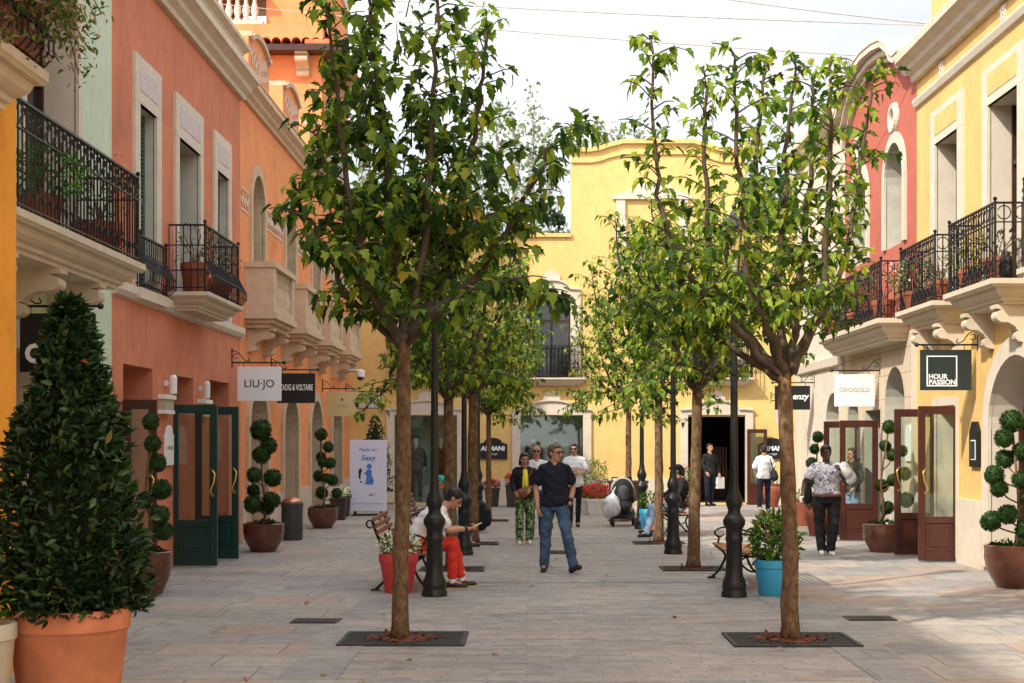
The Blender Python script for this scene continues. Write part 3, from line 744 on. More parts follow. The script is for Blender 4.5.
# parapet with arched crests
b = MB(); b.fbox(FL, OA, 34, -.33, 0, 8.08, 8.4); 
top = []
for c in (26.1, 29.6, 33.1):
    P = [(c - 1.0, 8.42), (c - 1.0, 9.05)] + [(c + 1.0 * math.sin(R(-60 + 15 * i)) * 1.0, 9.0 + .2 * math.cos(R((-60 + 15 * i) * 1.5))) for i in range(9)] + [(c + 1.0, 9.05), (c + 1.0, 8.42)]
    P = [P[0], P[1]] + sorted(P[2:-2]) + [P[-2], P[-1]]
    b.slab(FL, P, -.33, .0)
    top.append(P[1:-1])
pp = b.build('parapet', M['orange'], r)
b = MB(); b.fbox(FL, OA, 34, -.36, .06, 8.385, 8.42)
for P in top: b.ribbon(FL, P, -.38, .07, .09)
b.build('parapet_coping', M['tan'], r)
for c in (26.1, 29.6, 33.1):
    b = MB()
    for side in (-1, 1):
        for k in range(3):
            z0 = 8.5 + k * .06; s = c + side * (.22 + .22 * k)
            b.tube([FL(s, .006, z0), FL(s + side * .1, .006, z0 + .15), FL(s, .006, z0 + .28), FL(s - side * .08, .006, z0 + .2), FL(s - side * .02, .006, z0 + .42)], .017, 4)
    b.tube([FL(c, .006, 8.5), FL(c, .006, 9.0)], .02, 4)
    b.build('crest_ornament', M['pale'], r)
# tower
TX0, TX1, TY0, TY1 = -9.2, -5.06, 34.0, 38.98
b = MB(); b.box(TX0, TX1, TY0, TY1, 8.0, 11.2); b.box(TX0, -7.9, TY0 + .4, TY1, 11.5, 13.6); b.box(-6.5, TX1, TY0 + .5, TY1, 11.55, 13.6)
b.box(TX0, TX1, TY0 + .15, TY1, 11.2, 11.95)
tw = b.build('tower', M['orange'], r)
b = MB()   # rows of half-round tiles on the eaves
x = TX0
while x < TX1 + .55:
    b.lathe([(.115, -.45), (.10, .55)], (x, TY0 - .05, 11.33), 10, False, Matrix.Rotation(R(-90), 3, 'X') @ Matrix.Rotation(R(0), 3, 'Z')); x += .24
y = TY0 - .4
while y < TY1:
    b.lathe([(.115, -.1), (.10, .75)], (TX1 + .42, y, 11.33), 10, False, Matrix.Rotation(R(-90), 3, 'Y')); y += .24
b.build('tile_eaves', M['tile'], tw)
b = MB(); b.box(TX0, TX1 + .5, TY0 - .5, TY1, 11.14, 11.28); b.build('eaves_board', M['darkbrown'], tw)
for x in (-8.6, -7.6, -6.6, -5.5):
    FT = Frame((0, TY0, 0), (1, 0, 0), (0, -1, 0)); corbels(tw, FT, (x,), 11.14, .42, .55, .3, 'tan')
for y in (35, 36.6, 38.2): corbels(tw, Frame((TX1, 0, 0), (0, 1, 0), (1, 0, 0)), (y,), 11.14, .42, .55, .3, 'tan')
b = MB()
for y in (35.2, 36.5, 37.8):
    b.fbox(Frame((TX1, 0, 0), (0, 1, 0), (1, 0, 0)), y - .42, y + .42, 0, .06, 8.5, 10.2)
    for k in range(5): b.fbox(Frame((TX1, 0, 0), (0, 1, 0), (1, 0, 0)), y - .36 + k * .17, y - .30 + k * .17, .06, .11, 8.55, 10.15)
b.build('louvre_window', M['jamb'], tw)
b = MB(); b.box(-9.2, -6.52, TY0 + .16, TY0 + .4, 11.955, 12.05); b.box(-9.2, -6.52, TY0 + .14, TY0 + .42, 12.72, 12.84); bl = b.build('terrace_rail', M['pale'], tw)
for i in range(12):
    q = MB(); z = 12.05; q.lathe([(.09, z), (.09, z + .06), (.05, z + .1), (.10, z + .24), (.08, z + .34), (.045, z + .48), (.06, z + .54), (.09, z + .62), (.09, z + .67)], (-9.05 + i * .21, TY0 + .28, 0), 8); q.build('baluster', M['pale'], bl, smooth=True)
b = MB(); b.box(-9.25, TX1 + .05, TY0 + .3, TY1, 13.6, 13.8); b.build('tower_cornice', M['pale'], tw)

# ------------------------------------------------------------------ BUILDING CLOSING THE STREET
r = thing('shop_building', 'yellow building closing the far end of the street behind the walkers', 'building', (1.5, 39, 0))
cx = [(426 - 530) / 35.9, (551.7 - 530) / 35.9, (716.4 - 530) / 35.9]
HX0, HX1 = 1.15, 6.0
topl = [(-5.6, 8.3), (-4.6, 8.3), (-4.2, 8.42), (-3.6, 8.55), (-2.6, 8.58), (-1.8, 8.50), (-1.5, 8.3), (-1.5, 7.45), (HX0, 7.45), (HX0, 9.82)]
mid = (HX0 + HX1) / 2
topr = [(HX0 + .55, 9.82), (HX0 + .8, 9.86), (HX0 + 1.05, 9.95), (HX0 + 1.35, 10.02), (mid - 1.0, 10.05), (mid + 1.0, 10.05), (HX1 - 1.35, 10.02), (HX1 - 1.05, 9.95), (HX1 - .8, 9.86), (HX1 - .55, 9.82), (HX1, 9.82), (HX1, 7.45), (8.9, 7.45)]
lowr = [rect(cx[0], 1.74, .06, 2.47), rect(cx[1], 1.74, .06, 2.47), rect(cx[2], 1.60, .06, 2.45)]
upr = [rect(c, 1.05, 3.5, 5.85) for c in cx]
w3 = rect((652 - 530) / 35.9, 1.5, 6.9, 8.5)
front(r, FB, -5.6, 8.9, 0, 7.4, lowr + upr + [w3], M['yellow'], top=topl + topr, depth=7)
b = MB()   # thickness of the tall parapet
b.slab(FB, [(HX0, 7.46)] + [(HX0, 9.82)] + topr[:-2] + [(HX1, 7.46)], -.5, -.02); b.build('parapet', M['yellow'], r); b = MB(); b.slab(FB, [(-5.6, 7.46), (-5.6, 8.3)] + topl[1:7] + [(-1.5, 7.46)], -.5, -.02); b.build('parapet', M['yellow'], r)
b = MB(); b.ribbon(FB, [(HX0 - .05, 9.82)] + topr[:-3] + [(HX1 + .05, 9.82)], -.5, .10, .12); b.ribbon(FB, [(HX0, 9.52)] + [(s, z - .3) for s, z in topr[:-3]] + [(HX1, 9.52)], -.01, .06, .08)
b.build('coping', M['yellow'], r); b = MB(); b.ribbon(FB, topl[:7], -.5, .10, .14); b.build('coping', M['yellow'], r); b = MB(); b.fbox(FB, -1.5, HX0 - .003, -.5, .08, 7.45, 7.55); b.build('coping', M['yellow'], r); b = MB(); b.fbox(FB, HX1 + .003, 8.9, -.5, .08, 7.45, 7.55)
b.build('coping', M['yellow'], r)
for a, c in ((-5.0, cx[0] - 1.1), (cx[0] + 1.1, cx[1] - 1.1), (cx[1] + 1.1, cx[2] - 1.02), (cx[2] + 1.02, 8.9)):
    b = MB(); b.fbox(FB, a, c, 0, .05, 0, .72); b.build('dado', M['pale'], r)

def shellfan(b, c, z, rad, n):
    for i in range(9):
        a = R(i * 22.5); b.hexa([FB(c - .02, n, z), FB(c + .02, n, z), FB(c + .02, n + .04, z), FB(c - .02, n + .04, z)] + [FB(c + rad * math.cos(a) + dx * math.sin(a), n + q, z + rad * math.sin(a) - dx * math.cos(a)) for dx, q in ((-.045, 0), (.045, 0), (.045, .05), (-.045, .05))])
    b.slab(FB, [(c + rad * .92 * math.cos(R(i * 15)), z + rad * .92 * math.sin(R(i * 15))) for i in range(13)], n - .01, n + .015)
def pediment(c, w_, z0, z1, mat, parent, ow, open_h, sh=True, name='surround'):
    """stone surround with a curved head and a shell above it"""
    b = MB(); b.fbox(FB, c - ow / 2, c - w_ / 2, -.01, .07, .06 if z0 < 1 else z0, z1); b.fbox(FB, c + w_ / 2, c + ow / 2, -.01, .07, .06 if z0 < 1 else z0, z1)
    k = 12; head = [(c - ow / 2, z1), (c + ow / 2, z1)]
    crv = [(c + ow / 2, z1 + .12), (c + ow / 2 - .25, z1 + .14)] + [(c + ow * .30 * math.cos(R(i * 15)), z1 + .14 + .24 * math.sin(R(i * 15))) for i in range(k + 1)] + [(c - ow / 2 + .25, z1 + .14), (c - ow / 2, z1 + .12)]
    b.slab(FB, head + crv, -.01, .071)
    b.ribbon(FB, [(s, z) for s, z in reversed(crv)], -.01, .13, .05)
    if sh: shellfan(b, c, z1 + .43, .24, .02)
    return b.build(name, M[mat], parent)
for i, c in enumerate(cx):
    h = lowr[i]; ow = 2.2 if i < 2 else 2.03; ww = 1.74 if i < 2 else 1.60
    wo = window(r, FB, h, .18, 'open', None, jamb='darkbrown', name='shop_window' if i < 2 else 'doorway')
    pediment(c, ww, 0, 2.5, 'pale', wo, ow, 2.5)
    if i < 2:
        g = MB(); g.fbox(FB, c - .87, c + .87, -.15, -.142, .08, 2.46); g.build('pane', M['glass'], wo)
    b = MB(); d = 1.7 if i < 2 else 4.0; a0, a1 = c - 1.5, c + 1.5   # room behind
    b.quad(FB(a0, -d, .06), FB(a1, -d, .06), FB(a1, -d, 2.9), FB(a0, -d, 2.9)); b.quad(FB(a0, -.2, .06), FB(a0, -d, .06), FB(a0, -d, 2.9), FB(a0, -.2, 2.9)); b.quad(FB(a1, -.2, .06), FB(a1, -d, .06), FB(a1, -d, 2.9), FB(a1, -.2, 2.9))
    b.quad(FB(a0, -.2, .07), FB(a1, -.2, .07), FB(a1, -d, .07), FB(a0, -d, .07)); b.quad(FB(a0, -.2, 2.9), FB(a1, -.2, 2.9), FB(a1, -d, 2.9), FB(a0, -d, 2.9))
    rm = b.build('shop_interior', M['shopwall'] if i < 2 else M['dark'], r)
    if i < 2:
        for s in (-.5, .75):
            b = MB(); b.slab(FB, arch(c + s, .5, .08, 1.7, .25, 10), -d + .02, -d + .05); b.build('wall_niche', M['jamb'], rm)
    else:
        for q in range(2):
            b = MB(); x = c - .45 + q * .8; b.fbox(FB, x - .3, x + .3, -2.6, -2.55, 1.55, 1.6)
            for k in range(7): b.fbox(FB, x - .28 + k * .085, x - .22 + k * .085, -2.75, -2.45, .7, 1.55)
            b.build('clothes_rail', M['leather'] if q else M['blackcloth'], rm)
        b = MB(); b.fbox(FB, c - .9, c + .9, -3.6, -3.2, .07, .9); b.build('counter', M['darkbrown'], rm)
    # upper french window, iron balcony
    wu = window(r, FB, upr[i], .2, 'glass', None, jamb='pale')
    pediment(c, 1.05, 3.5, 5.85, 'pale', wu, 1.6, 0)
    balcony(r, FB, c - .95 if i != 0 else c - 1.02, c + 1.0, .42, 3.52, 'scroll', thick=.20, rail=.88, mat='pale', inset=.06)
wo = window(r, FB, w3, .2, 'glass', None, jamb='pale')
c = (652 - 530) / 35.9
b = MB(); b.fbox(FB, c - 1.0, c - .75, -.01, .06, 6.5, 8.5); b.fbox(FB, c + .75, c + 1.0, -.01, .06, 6.5, 8.5); b.fbox(FB, c - .75, c + .75, -.01, .05, 6.75, 6.88)
for k in range(5): b.fbox(FB, c - 1.03, c - .72, .06, .09, 6.55 + k * .3, 6.7 + k * .3); b.fbox(FB, c + .72, c + 1.03, .06, .09, 6.55 + k * .3, 6.7 + k * .3)
b.slab(FB, [(c - 1.1, 8.5), (c + 1.1, 8.5), (c + 1.1, 8.6), (c + .7, 8.72), (c + .45, 8.9), (c, 9.0), (c - .45, 8.9), (c - .7, 8.72), (c - 1.1, 8.6)], -.01, .09); b.build('surround', M['pale'], wo)
# open brown door leaf of the shop at the end
door = MB(); X0 = cx[2] + .83
def leafY(x0, x1, y0, y1, name, mat, par):
    b = MB(); b.bbox(x0, x0 + .09, y0, y1, .03, 2.1, .004); b.bbox(x1 - .09, x1, y0, y1, .03, 2.1, .004); b.bbox(x0 + .09, x1 - .09, y0 + .003, y1 - .003, 1.99, 2.1, .004); b.bbox(x0 + .09, x1 - .09, y0 + .003, y1 - .003, .03, .6, .004)
    d = b.build(name, M[mat], par); g = MB(); g.box(x0 + .09, x1 - .09, (y0 + y1) / 2 - .005, (y0 + y1) / 2 + .005, .6, 1.99); g.build('door_glass', M['glass'], d); return d
leafY(X0, X0 + .55, 38.80, 38.85, 'door', 'brown', r)

# ------------------------------------------------------------------ RIGHT ROW
# white house beyond the pink one
r = thing('shop_building', 'white house beyond the pink house on the right, arched shop window', 'building', (6.3, 30.5, 0))
ha = arch(29.15, 1.35, .06, 2.1, .68); hu = rect(30.6, .8, 4.3, 5.6)
front(r, FR, 28.0, 33.0, 0, 8.3, [ha, hu], M['white'], depth=7)
window(r, FR, ha, .35, 'glass', None, jamb='white', name='shop_window'); window(r, FR, hu, .25, 'glass', None, jamb='white')
cornice(r, FR, 28, 33, 8.1, .3, .4); b = MB(); b.prof(FR, [(0, 3.3), (.08, 3.33), (.10, 3.5), (0, 3.5)], 28, 33); b.build('string_course', M['pale'], r)
for a, c in ((32.55, 33), (28.02, 28.3)): b = MB(); b.fbox(FR, a, c, 0, .06, 0, 3.3); b.build('pilaster', M['pale'], r)
# pink house
PA, PB = 22.8, 28.0
r = thing('shop_building', 'pink-red house on the right, round-headed windows over cream arcade', 'building', (6.3, 25.4, 0))
ups = [arch(24.15, 1.2, 5.15, 6.3, .62), arch(26.7, 1.2, 5.15, 6.3, .62)]
low = [arch(24.2, 1.3, .06, 2.42, .65), rect(25.75, 1.15, .06, 2.35), arch(27.3, .9, .06, 2.2, .45)]
tp = [(PA, 8.1), (23.1, 8.1), (23.35, 8.2), (23.6, 8.42), (24.0, 8.62), (24.6, 8.72), (25.4, 8.78), (26.2, 8.72), (26.8, 8.62), (27.2, 8.42), (27.45, 8.2), (27.7, 8.1), (PB, 8.1)]
front(r, FR, PA, PB, 3.62, 8.0, ups, M['pink'], top=tp, depth=7)
front(r, FR, PA, PB, 0, 3.62, low, M['cream'], name='arcade_wall', depth=7)
b = MB(); b.slab(FR, [(PA, 8.0)] + tp + [(PB, 8.0)], -.5, -.01); b.build('parapet', M['pink'], r)
b = MB()
for o_, n, t in ((-.30, .10, .08), (-.2, .2, .10), (-.08, .32, .12)): b.ribbon(FR, [(s, z + o_) for s, z in tp], -.02, n, t)
b.ribbon(FR, [(s, z + .03) for s, z in tp], -.52, .34, .05); b.build('crest_moulding', M['pale'], r)
for h, c in zip(ups, (24.15, 26.7)):
    window(r, FR, h, .32, 'glass', arch(c, 1.5, 5.15, 6.3, .80), .05, 'jamb', 'pale')
    b = MB(); b.lathe([(.14, 0), (.14, .05), (.17, .08), (.24, .08), (.27, .03), (.27, 0)], FR(c, 0, 7.35), 20, False, Matrix.Rotation(R(-90), 3, 'Y')); o = b.build('oculus', M['pale'], r)
    b = MB(); b.lathe([(.001, .012), (.145, .012)], FR(c, 0, 7.35), 20, False, Matrix.Rotation(R(-90), 3, 'Y')); b.build('vent', M['jamb'], o)
for h, nm in zip(low, ('shop_window', 'doorway', 'shop_window')): window(r, FR, h, .4, 'glass', None, jamb='jamb', name=nm)
balcony(r, FR, 23.15, 27.95, .55, 3.82, 'scroll', thick=.36, rail=.95)
for y in (24.95, 26.3): door_leaf(r, FR, y, .10, .68, 2.15, 'brown')
b = MB(); b.slab(Frame((6.3, 0, 0), (0, 1, 0), (-1, 0, 0)), [(23.05, 1.45), (23.05, 1.95), (23.15, 2.05), (23.3, 2.05), (23.4, 1.95), (23.4, 1.45)], 0, .03); pl = b.build('wall_plaque', M['whitesign'], r)
b = MB(); b.fbox(FR, PA, PA + .16, 0, .05, 0, 3.5); b.build('pilaster', M['pale'], r)
# yellow house on the right, running past the camera
YB = 22.8
r = thing('shop_building', 'yellow house on the right with iron balconies and an open brown shop door', 'building', (6.3, 15, 0))
yw = [(21.1, 1.12), (18.58, 1.15), (16.0, 1.15), (13.4, 1.15)]
hs = [rect(c, a, 3.82, 6.37) for c, a in yw]
lw_ = [rect(21.2, 1.0, .06, 2.32), arch(18.07, 2.1, .06, 1.95, .95, 18), arch(14.5, 2.1, .06, 1.95, .95, 18)]
front(r, FR, -9, YB, 0, 8.0, hs + lw_, M['yellow2'], depth=7)
for (c, a), h in zip(yw, hs):
    wo = window(r, FR, h, .34, 'glass', [(c - a / 2 - .25, 3.82), (c - a / 2 - .25, 6.37), (c + a / 2 + .25, 6.37), (c + a / 2 + .25, 3.82)], .04, 'pale', 'pale')
    b = MB(); b.fbox(FR, c - a / 2 - .25, c + a / 2 + .25, -.01, .04, 6.373, 6.9); b.build('head_panel', M['pale'], wo)
    b = MB(); b.fbox(FR, c - a / 2, c + a / 2, .04, .047, 6.5, 6.8); b.build('inset_panel', M['yellow2'], wo)
window(r, FR, lw_[0], .4, 'glass', rect(21.2, 1.24, .06, 2.45), .03, 'pale', 'pale', name='doorway')
for c, h in ((18.07, lw_[1]), (14.5, lw_[2])): window(r, FR, h, .42, 'glass', arch(c, 2.62, .06, 1.95, 1.2, 18), .05, 'pale', 'pale', name='shop_window')
for a, c in ((-9, 13.15), (15.85, 16.72), (19.42, 20.55), (21.85, YB)):
    b = MB(); b.fbox(FR, a, c, 0, .05, 0, .95); b.build('plinth', M['pale'], r)
cornice(r, FR, -9, YB, 7.62, .36, .42); b = MB(); b.prof(FR, [(0, 7.18), (.05, 7.2), (.08, 7.28), (.08, 7.32), (0, 7.32)], -9, YB); b.build('string_course', M['pale'], r)
b = MB(); b.fbox(FR, -9, YB - .3, -.5, -.15, 8.0, 8.9); b.build('parapet', M['yellow2'], r)
b = MB()
for y in (21.4, 18.6, 15.8):
    b.fbox(FR, y - .1, y + .1, 0, .02, 7.38, 7.58)
    for k in range(3): b.ball(FR(y - .05 + .05 * k, .02, 7.52 - .05 * (k % 2)), .025, 6, 5)
b.build('frieze_ornament', M['pale'], r)
balcony(r, FR, 17.45, 19.5, .55, 3.82, 'scroll', thick=.30, rail=.95, corb=(17.85, 19.1), ch=.48)
balcony(r, FR, 20.05, 22.05, .55, 3.80, 'scroll', thick=.30, rail=.95, corb=(20.45, 21.65), ch=.48)
balcony(r, FR, 14.4, 16.55, .55, 3.82, 'scroll', thick=.30, rail=1.0, corb=(14.8, 16.15), ch=.48)
door_leaf(r, FR, 20.66, -.05, .62, 2.3, 'brown', handle_n=.49)
door_leaf(r, FR, 21.75, -.02, .66, 2.28, 'brown')
b = MB(); b.slab(FR, [(19.55, 1.42), (19.55, 1.92), (19.66, 2.06), (19.82, 2.06), (19.93, 1.92), (19.93, 1.42)], 0, .05); pl = b.build('wall_plaque', M['black'], r)
b = MB(); b.fbox(FR, 19.64, 19.84, .05, .056, 1.52, 1.80); b.build('plaque_panel', M['wink'], pl)
b = MB(); b.fbox(FR, 19.655, 19.825, .056, .06, 1.535, 1.785); b.build('plaque_face', M['dgreen'], pl)
# ------------------------------------------------------------------ trees
def smooth(pts, k=4):
    P = [Vector(p) for p in pts]; out = []
    for i in range(len(P) - 1):
        p0 = P[max(i - 1, 0)]; p1 = P[i]; p2 = P[i + 1]; p3 = P[min(i + 2, len(P) - 1)]
        for j in range(k):
            t = j / k
            out.append(.5 * ((2 * p1) + (p2 - p0) * t + (2 * p0 - 5 * p1 + 4 * p2 - p3) * t * t + (3 * p1 - p0 - 3 * p2 + p3) * t ** 3))
    out.append(P[-1]); return out

def wobble(P, rng, a):
    return [P[0]] + [p + Vector(rng.normal(size=3) * a) for p in P[1:-1]] + [P[-1]]

def make_tree(name, label, base, trunk, tr, stems, seed, leaf, L=.17, twig=(.25, .6), step=.15, t0=.22, mulch=True, group=None, dens=1.0, cat='tree', lpt=.062, shape='lobed', bark='bark', fill=()):
    """trunk polyline, limbs (polyline, r0, r1); every limb carries twigs and every twig hanging leaves"""
    rng = np.random.default_rng(seed)
    root = thing(name, label, cat, base, group)
    b = MB(); tp = wobble(smooth(trunk, 4), rng, tr * .05); k = len(tp)
    rad = [tr * (1.30 if i == 0 else 1.0) * (1 - .24 * i / (k - 1)) * (1 + .05 * math.sin(i * 2.3 + seed)) for i in range(k)]
    if mulch: rad[1] = max(rad[1], tr * 1.02)
    b.tube(tp, rad, 12); lb_ = MB()
    Pl, Dl, Nl, Ll = [], [], [], []
    cen = Vector(tp[-1])
    def leafy(pts, dens_):
        for a, c in zip(pts[:-1], pts[1:]):
            seg = c - a; n = max(1, int(seg.length / lpt * dens_ + rng.random()))
            d = seg.normalized()
            for q in range(n):
                p = a + seg * rng.random(); rv = Vector(rng.normal(size=3)); rv -= d * rv.dot(d); rv.normalize()
                ax = rv * .75 + d * .45 + Vector((0, 0, -.55 - .5 * rng.random()))
                out = (p - cen); out.z = 0
                nn = Vector((0, 0, .8)) + rv * .5 + out.normalized() * .35 + Vector(rng.normal(size=3)) * .35
                s = L * (.55 + .65 * rng.random())
                pet = p + (rv + Vector((0, 0, -.2))) * s * .35
                Pl.append(pet); Dl.append(ax); Nl.append(nn); Ll.append(s)
    for pts, r0, r1 in stems:
        S = wobble(smooth(pts, 5), rng, .016); n = len(S)
        lb_.tube(S, [r0 + (r1 - r0) * (i / (n - 1)) ** .8 for i in range(n)], 7)
        Ls = [0]
        for a, c in zip(S[:-1], S[1:]): Ls.append(Ls[-1] + (c - a).length)
        T = Ls[-1]; d = t0 * T + rng.random() * step
        while d < T:
            i = max(j for j in range(n - 1) if Ls[j] <= d); f = (d - Ls[i]) / max(Ls[i + 1] - Ls[i], 1e-6)
            p = S[i].lerp(S[i + 1], f); ax = (S[i + 1] - S[i]).normalized()
            ang = rng.random() * 6.283; hd = Vector((math.cos(ang), math.sin(ang), 0))
            ln = (twig[0] + (twig[1] - twig[0]) * rng.random()) * (1.1 - .32 * d / T)
            m_ = p + hd * ln * .55 + ax * ln * .32; e = p + hd * ln * .95 + ax * ln * .42 + Vector((0, 0, -ln * .12))
            tw = smooth([p, m_, e], 2); lb_.tube(tw, [.0085, .007, .006, .005, .004], 4, False)
            leafy(tw[1:], dens * (.85 + .3 * rng.random()))
            d += step * (.6 + .8 * rng.random())
        leafy(S[int(n * max(t0 - .06, .18)):], dens * .95)
        tip = S[-1]; leafy([tip, tip + (S[-1] - S[-2]).normalized() * .12], dens * 2)
    for (c, rr, cnt) in fill:      # leafy side shoots that fill the middle of the crown
        for q in range(cnt):
            dv = Vector(rng.normal(size=3)).normalized(); p = Vector(c) + Vector((dv.x * rr[0], dv.y * rr[1], dv.z * rr[2])) * (rng.random() ** .4)
            e = p + Vector((dv.x, dv.y, .15 + .3 * rng.random())).normalized() * (.3 + .25 * rng.random())
            tw = smooth([p, p.lerp(e, .5) + Vector((0, 0, .05)), e], 2); lb_.tube(tw, [.007, .006, .005, .004, .003], 4, False); leafy(tw, dens)
    t = b.build('trunk', M[bark], root, smooth=True); lb_.build('limbs', M['limb'], t, smooth=True)
    leaves_mesh('crown', Pl, Dl, Nl, Ll, leaf, root, shape, .22, .28)
    return root, len(Pl)

def px_stem(pts, Y, dys, r0, r1): return ([U(x, y, Y + dy) for (x, y), dy in zip(pts, dys)], r0, r1)

Y1 = 12.6
left_stems = [
 px_stem([(403, 345), (372, 290), (350, 200), (335, 90), (322, -15)], Y1, (0, -.25, -.45, -.5, -.5), .05, .010),
 px_stem([(404, 340), (396, 260), (384, 150), (372, 30), (368, -70)], Y1, (0, .1, .2, .3, .3), .055, .010),
 px_stem([(406, 335), (424, 250), (430, 150), (436, 50), (440, -50)], Y1, (0, -.1, -.2, -.3, -.4), .05, .010),
 px_stem([(408, 338), (446, 270), (468, 170), (480, 90), (487, 20)], Y1, (0, .3, .5, .6, .6), .06, .010),
 px_stem([(408, 335), (470, 280), (505, 235), (530, 190), (552, 145), (582, 122)], Y1, (0, .0, -.1, -.2, -.2, -.3), .05, .008),
 px_stem([(400, 345), (350, 300), (332, 262), (312, 225), (290, 195)], Y1, (0, -.1, -.2, -.3, -.3), .04, .008),
 px_stem([(400, 345), (378, 305), (362, 280), (350, 262), (342, 250)], Y1, (0, -.4, -.6, -.8, -.9), .03, .007),
 px_stem([(407, 345), (440, 315), (475, 290), (520, 280), (550, 300)], Y1, (0, -.5, -.6, -.5, -.4), .03, .007),
 px_stem([(403, 345), (385, 300), (360, 250), (330, 180), (314, 120)], Y1, (0, .6, 1.0, 1.2, 1.2), .045, .009),
 px_stem([(404, 345), (420, 290), (450, 240), (490, 215), (536, 205)], Y1, (0, .7, 1.1, 1.3, 1.4), .045, .009),
]
fillL = [((U(412, 215, Y1)), (.5, .6, .8), 46), (U(455, 210, Y1), (.5, .5, .6), 28), (U(400, 100, Y1), (.5, .5, .8), 30)]
g = 'mulberry trees in two rows along the lane'
n_all = 0
_, n = make_tree('mulberry_tree', 'dark leafy mulberry tree nearest the camera on the left', (-1.17, Y1, 0), [(-1.17, Y1, 0), (-1.16, Y1, .8), (-1.13, Y1, 1.8), (-1.14, Y1, 2.75)], .078, left_stems, 11, M['leaf'], .126, (.18, .5), .070, group=g, fill=fillL, dens=1.5, lpt=.054); n_all += n
right_stems = [
 px_stem([(784, 375), (740, 335), (690, 275), (664, 220), (655, 150), (651, 40)], Y1, (0, -.2, -.4, -.5, -.5, -.5), .048, .010),
 px_stem([(784, 378), (750, 340), (718, 295), (706, 205), (705, 110), (703, 70)], Y1, (0, .2, .4, .5, .5, .5), .055, .011),
 px_stem([(786, 372), (768, 330), (752, 290), (742, 200), (737, 110), (730, 48)], Y1, (0, -.4, -.6, -.7, -.7, -.7), .046, .010),
 px_stem([(788, 372), (780, 320), (778, 280), (785, 190), (790, 110), (795, 62)], Y1, (0, .3, .5, .6, .6, .6), .05, .010),
 px_stem([(792, 372), (815, 325), (824, 285), (831, 180), (829, 90), (832, 60)], Y1, (0, -.2, -.3, -.4, -.4, -.4), .052, .011),
 px_stem([(792, 368), (812, 325), (838, 275), (858, 195), (868, 110), (876, 72)], Y1, (0, .5, .8, .9, 1.0, 1.0), .05, .009),
 px_stem([(790, 370), (800, 300), (808, 200), (812, 120), (815, 80)], Y1, (0, .1, .1, .1, .1), .045, .009),
 px_stem([(784, 380), (730, 345), (690, 320), (660, 290), (640, 250)], Y1, (0, .4, .7, .9, 1.0), .04, .008),
 px_stem([(788, 375), (760, 300), (756, 200), (762, 110), (768, 60)], Y1, (0, .8, 1.1, 1.2, 1.2), .05, .009),
]
fillR = [(U(770, 310, Y1), (.7, .6, .3), 34), (U(690, 315, Y1 + .3), (.5, .5, .35), 26), (U(745, 250, Y1 + .2), (.75, .7, .45), 22)]
_, n = make_tree('mulberry_tree', 'vase-shaped mulberry tree nearest the camera on the right, bare limbs showing', (2.33, 12.54, 0), [(2.33, 12.54, 0), (2.33, 12.55, .8), (2.31, 12.56, 1.6), (2.29, 12.6, 2.42)], .080, right_stems, 23, M['leaf2'], .102, (.16, .44), .070, t0=.28, group=g, fill=fillR, dens=1.45, lpt=.052); n_all += n

def row_tree(x, y, H, seed, label, fork=2.2, spread=1.25, tr=.10, lean=0.0, leaf='leaf2', nst=8):
    rng = np.random.default_rng(seed); st = []
    for i in range(nst):
        a = i * 2 * math.pi / nst + rng.random() * .6; sp = spread * (.55 + .5 * rng.random()); h = (H - fork) * (.7 + .3 * rng.random())
        c, s = math.cos(a), math.sin(a)
        st.append(([(x + lean, y, fork), (x + lean + c * sp * .45, y + s * sp * .45, fork + h * .22), (x + lean + c * sp * .85, y + s * sp * .85, fork + h * .55), (x + lean + c * sp, y + s * sp, fork + h)], .045, .008))
    for i in range(4):
        a = rng.random() * 6.28; c, s = math.cos(a), math.sin(a)
        st.append(([(x + lean, y, fork + .1), (x + lean + c * .6, y + s * .6, fork + .35), (x + lean + c * spread * 1.1, y + s * spread * 1.1, fork + rng.uniform(-.3, .6))], .025, .006))
    return make_tree('mulberry_tree', label, (x, y, 0), [(x, y, 0), (x + lean * .3, y, .8), (x + lean * .7, y, 1.5), (x + lean, y, fork)], tr, st, seed, M[leaf], .10, (.22, .6), .10, group=g, dens=1.3, lpt=.052,
                     fill=[((x, y, (fork + H) / 2), (spread * .8, spread * .8, (H - fork) * .45), 80)])
for a in ((-1.08, 19.4, 4.9, 31, 'leaning mulberry tree behind the bench of the man in red trousers', 2.35, 1.15, .088, -.05, 'leaf2'), (-.99, 24.2, 4.9, 32, 'thick-stemmed mulberry tree, third from the camera in the left row', 2.6, 1.35, .105, 0, 'leaf2'),
          (-.92, 31.1, 4.5, 33, 'slim mulberry tree before the end wall beside the black arched sign', 2.35, 1.2, .068, 0, 'leaf2'),
          (2.27, 19.46, 5.2, 34, 'forked mulberry tree beside the cast-iron lamp, second in the right row', 2.5, 1.15, .088, .05, 'leaf2'), (2.24, 24.35, 5.6, 35, 'mulberry tree in front of the two seated people in caps', 2.45, 1.25, .085, 0, 'leaf2'),
          (2.19, 31.1, 5.4, 36, 'slender mulberry tree behind the pushchair, farthest in the right row', 2.5, 1.3, .078, 0, 'leaf2')):
    _, n = row_tree(*a); n_all += n
print('leaves', n_all)
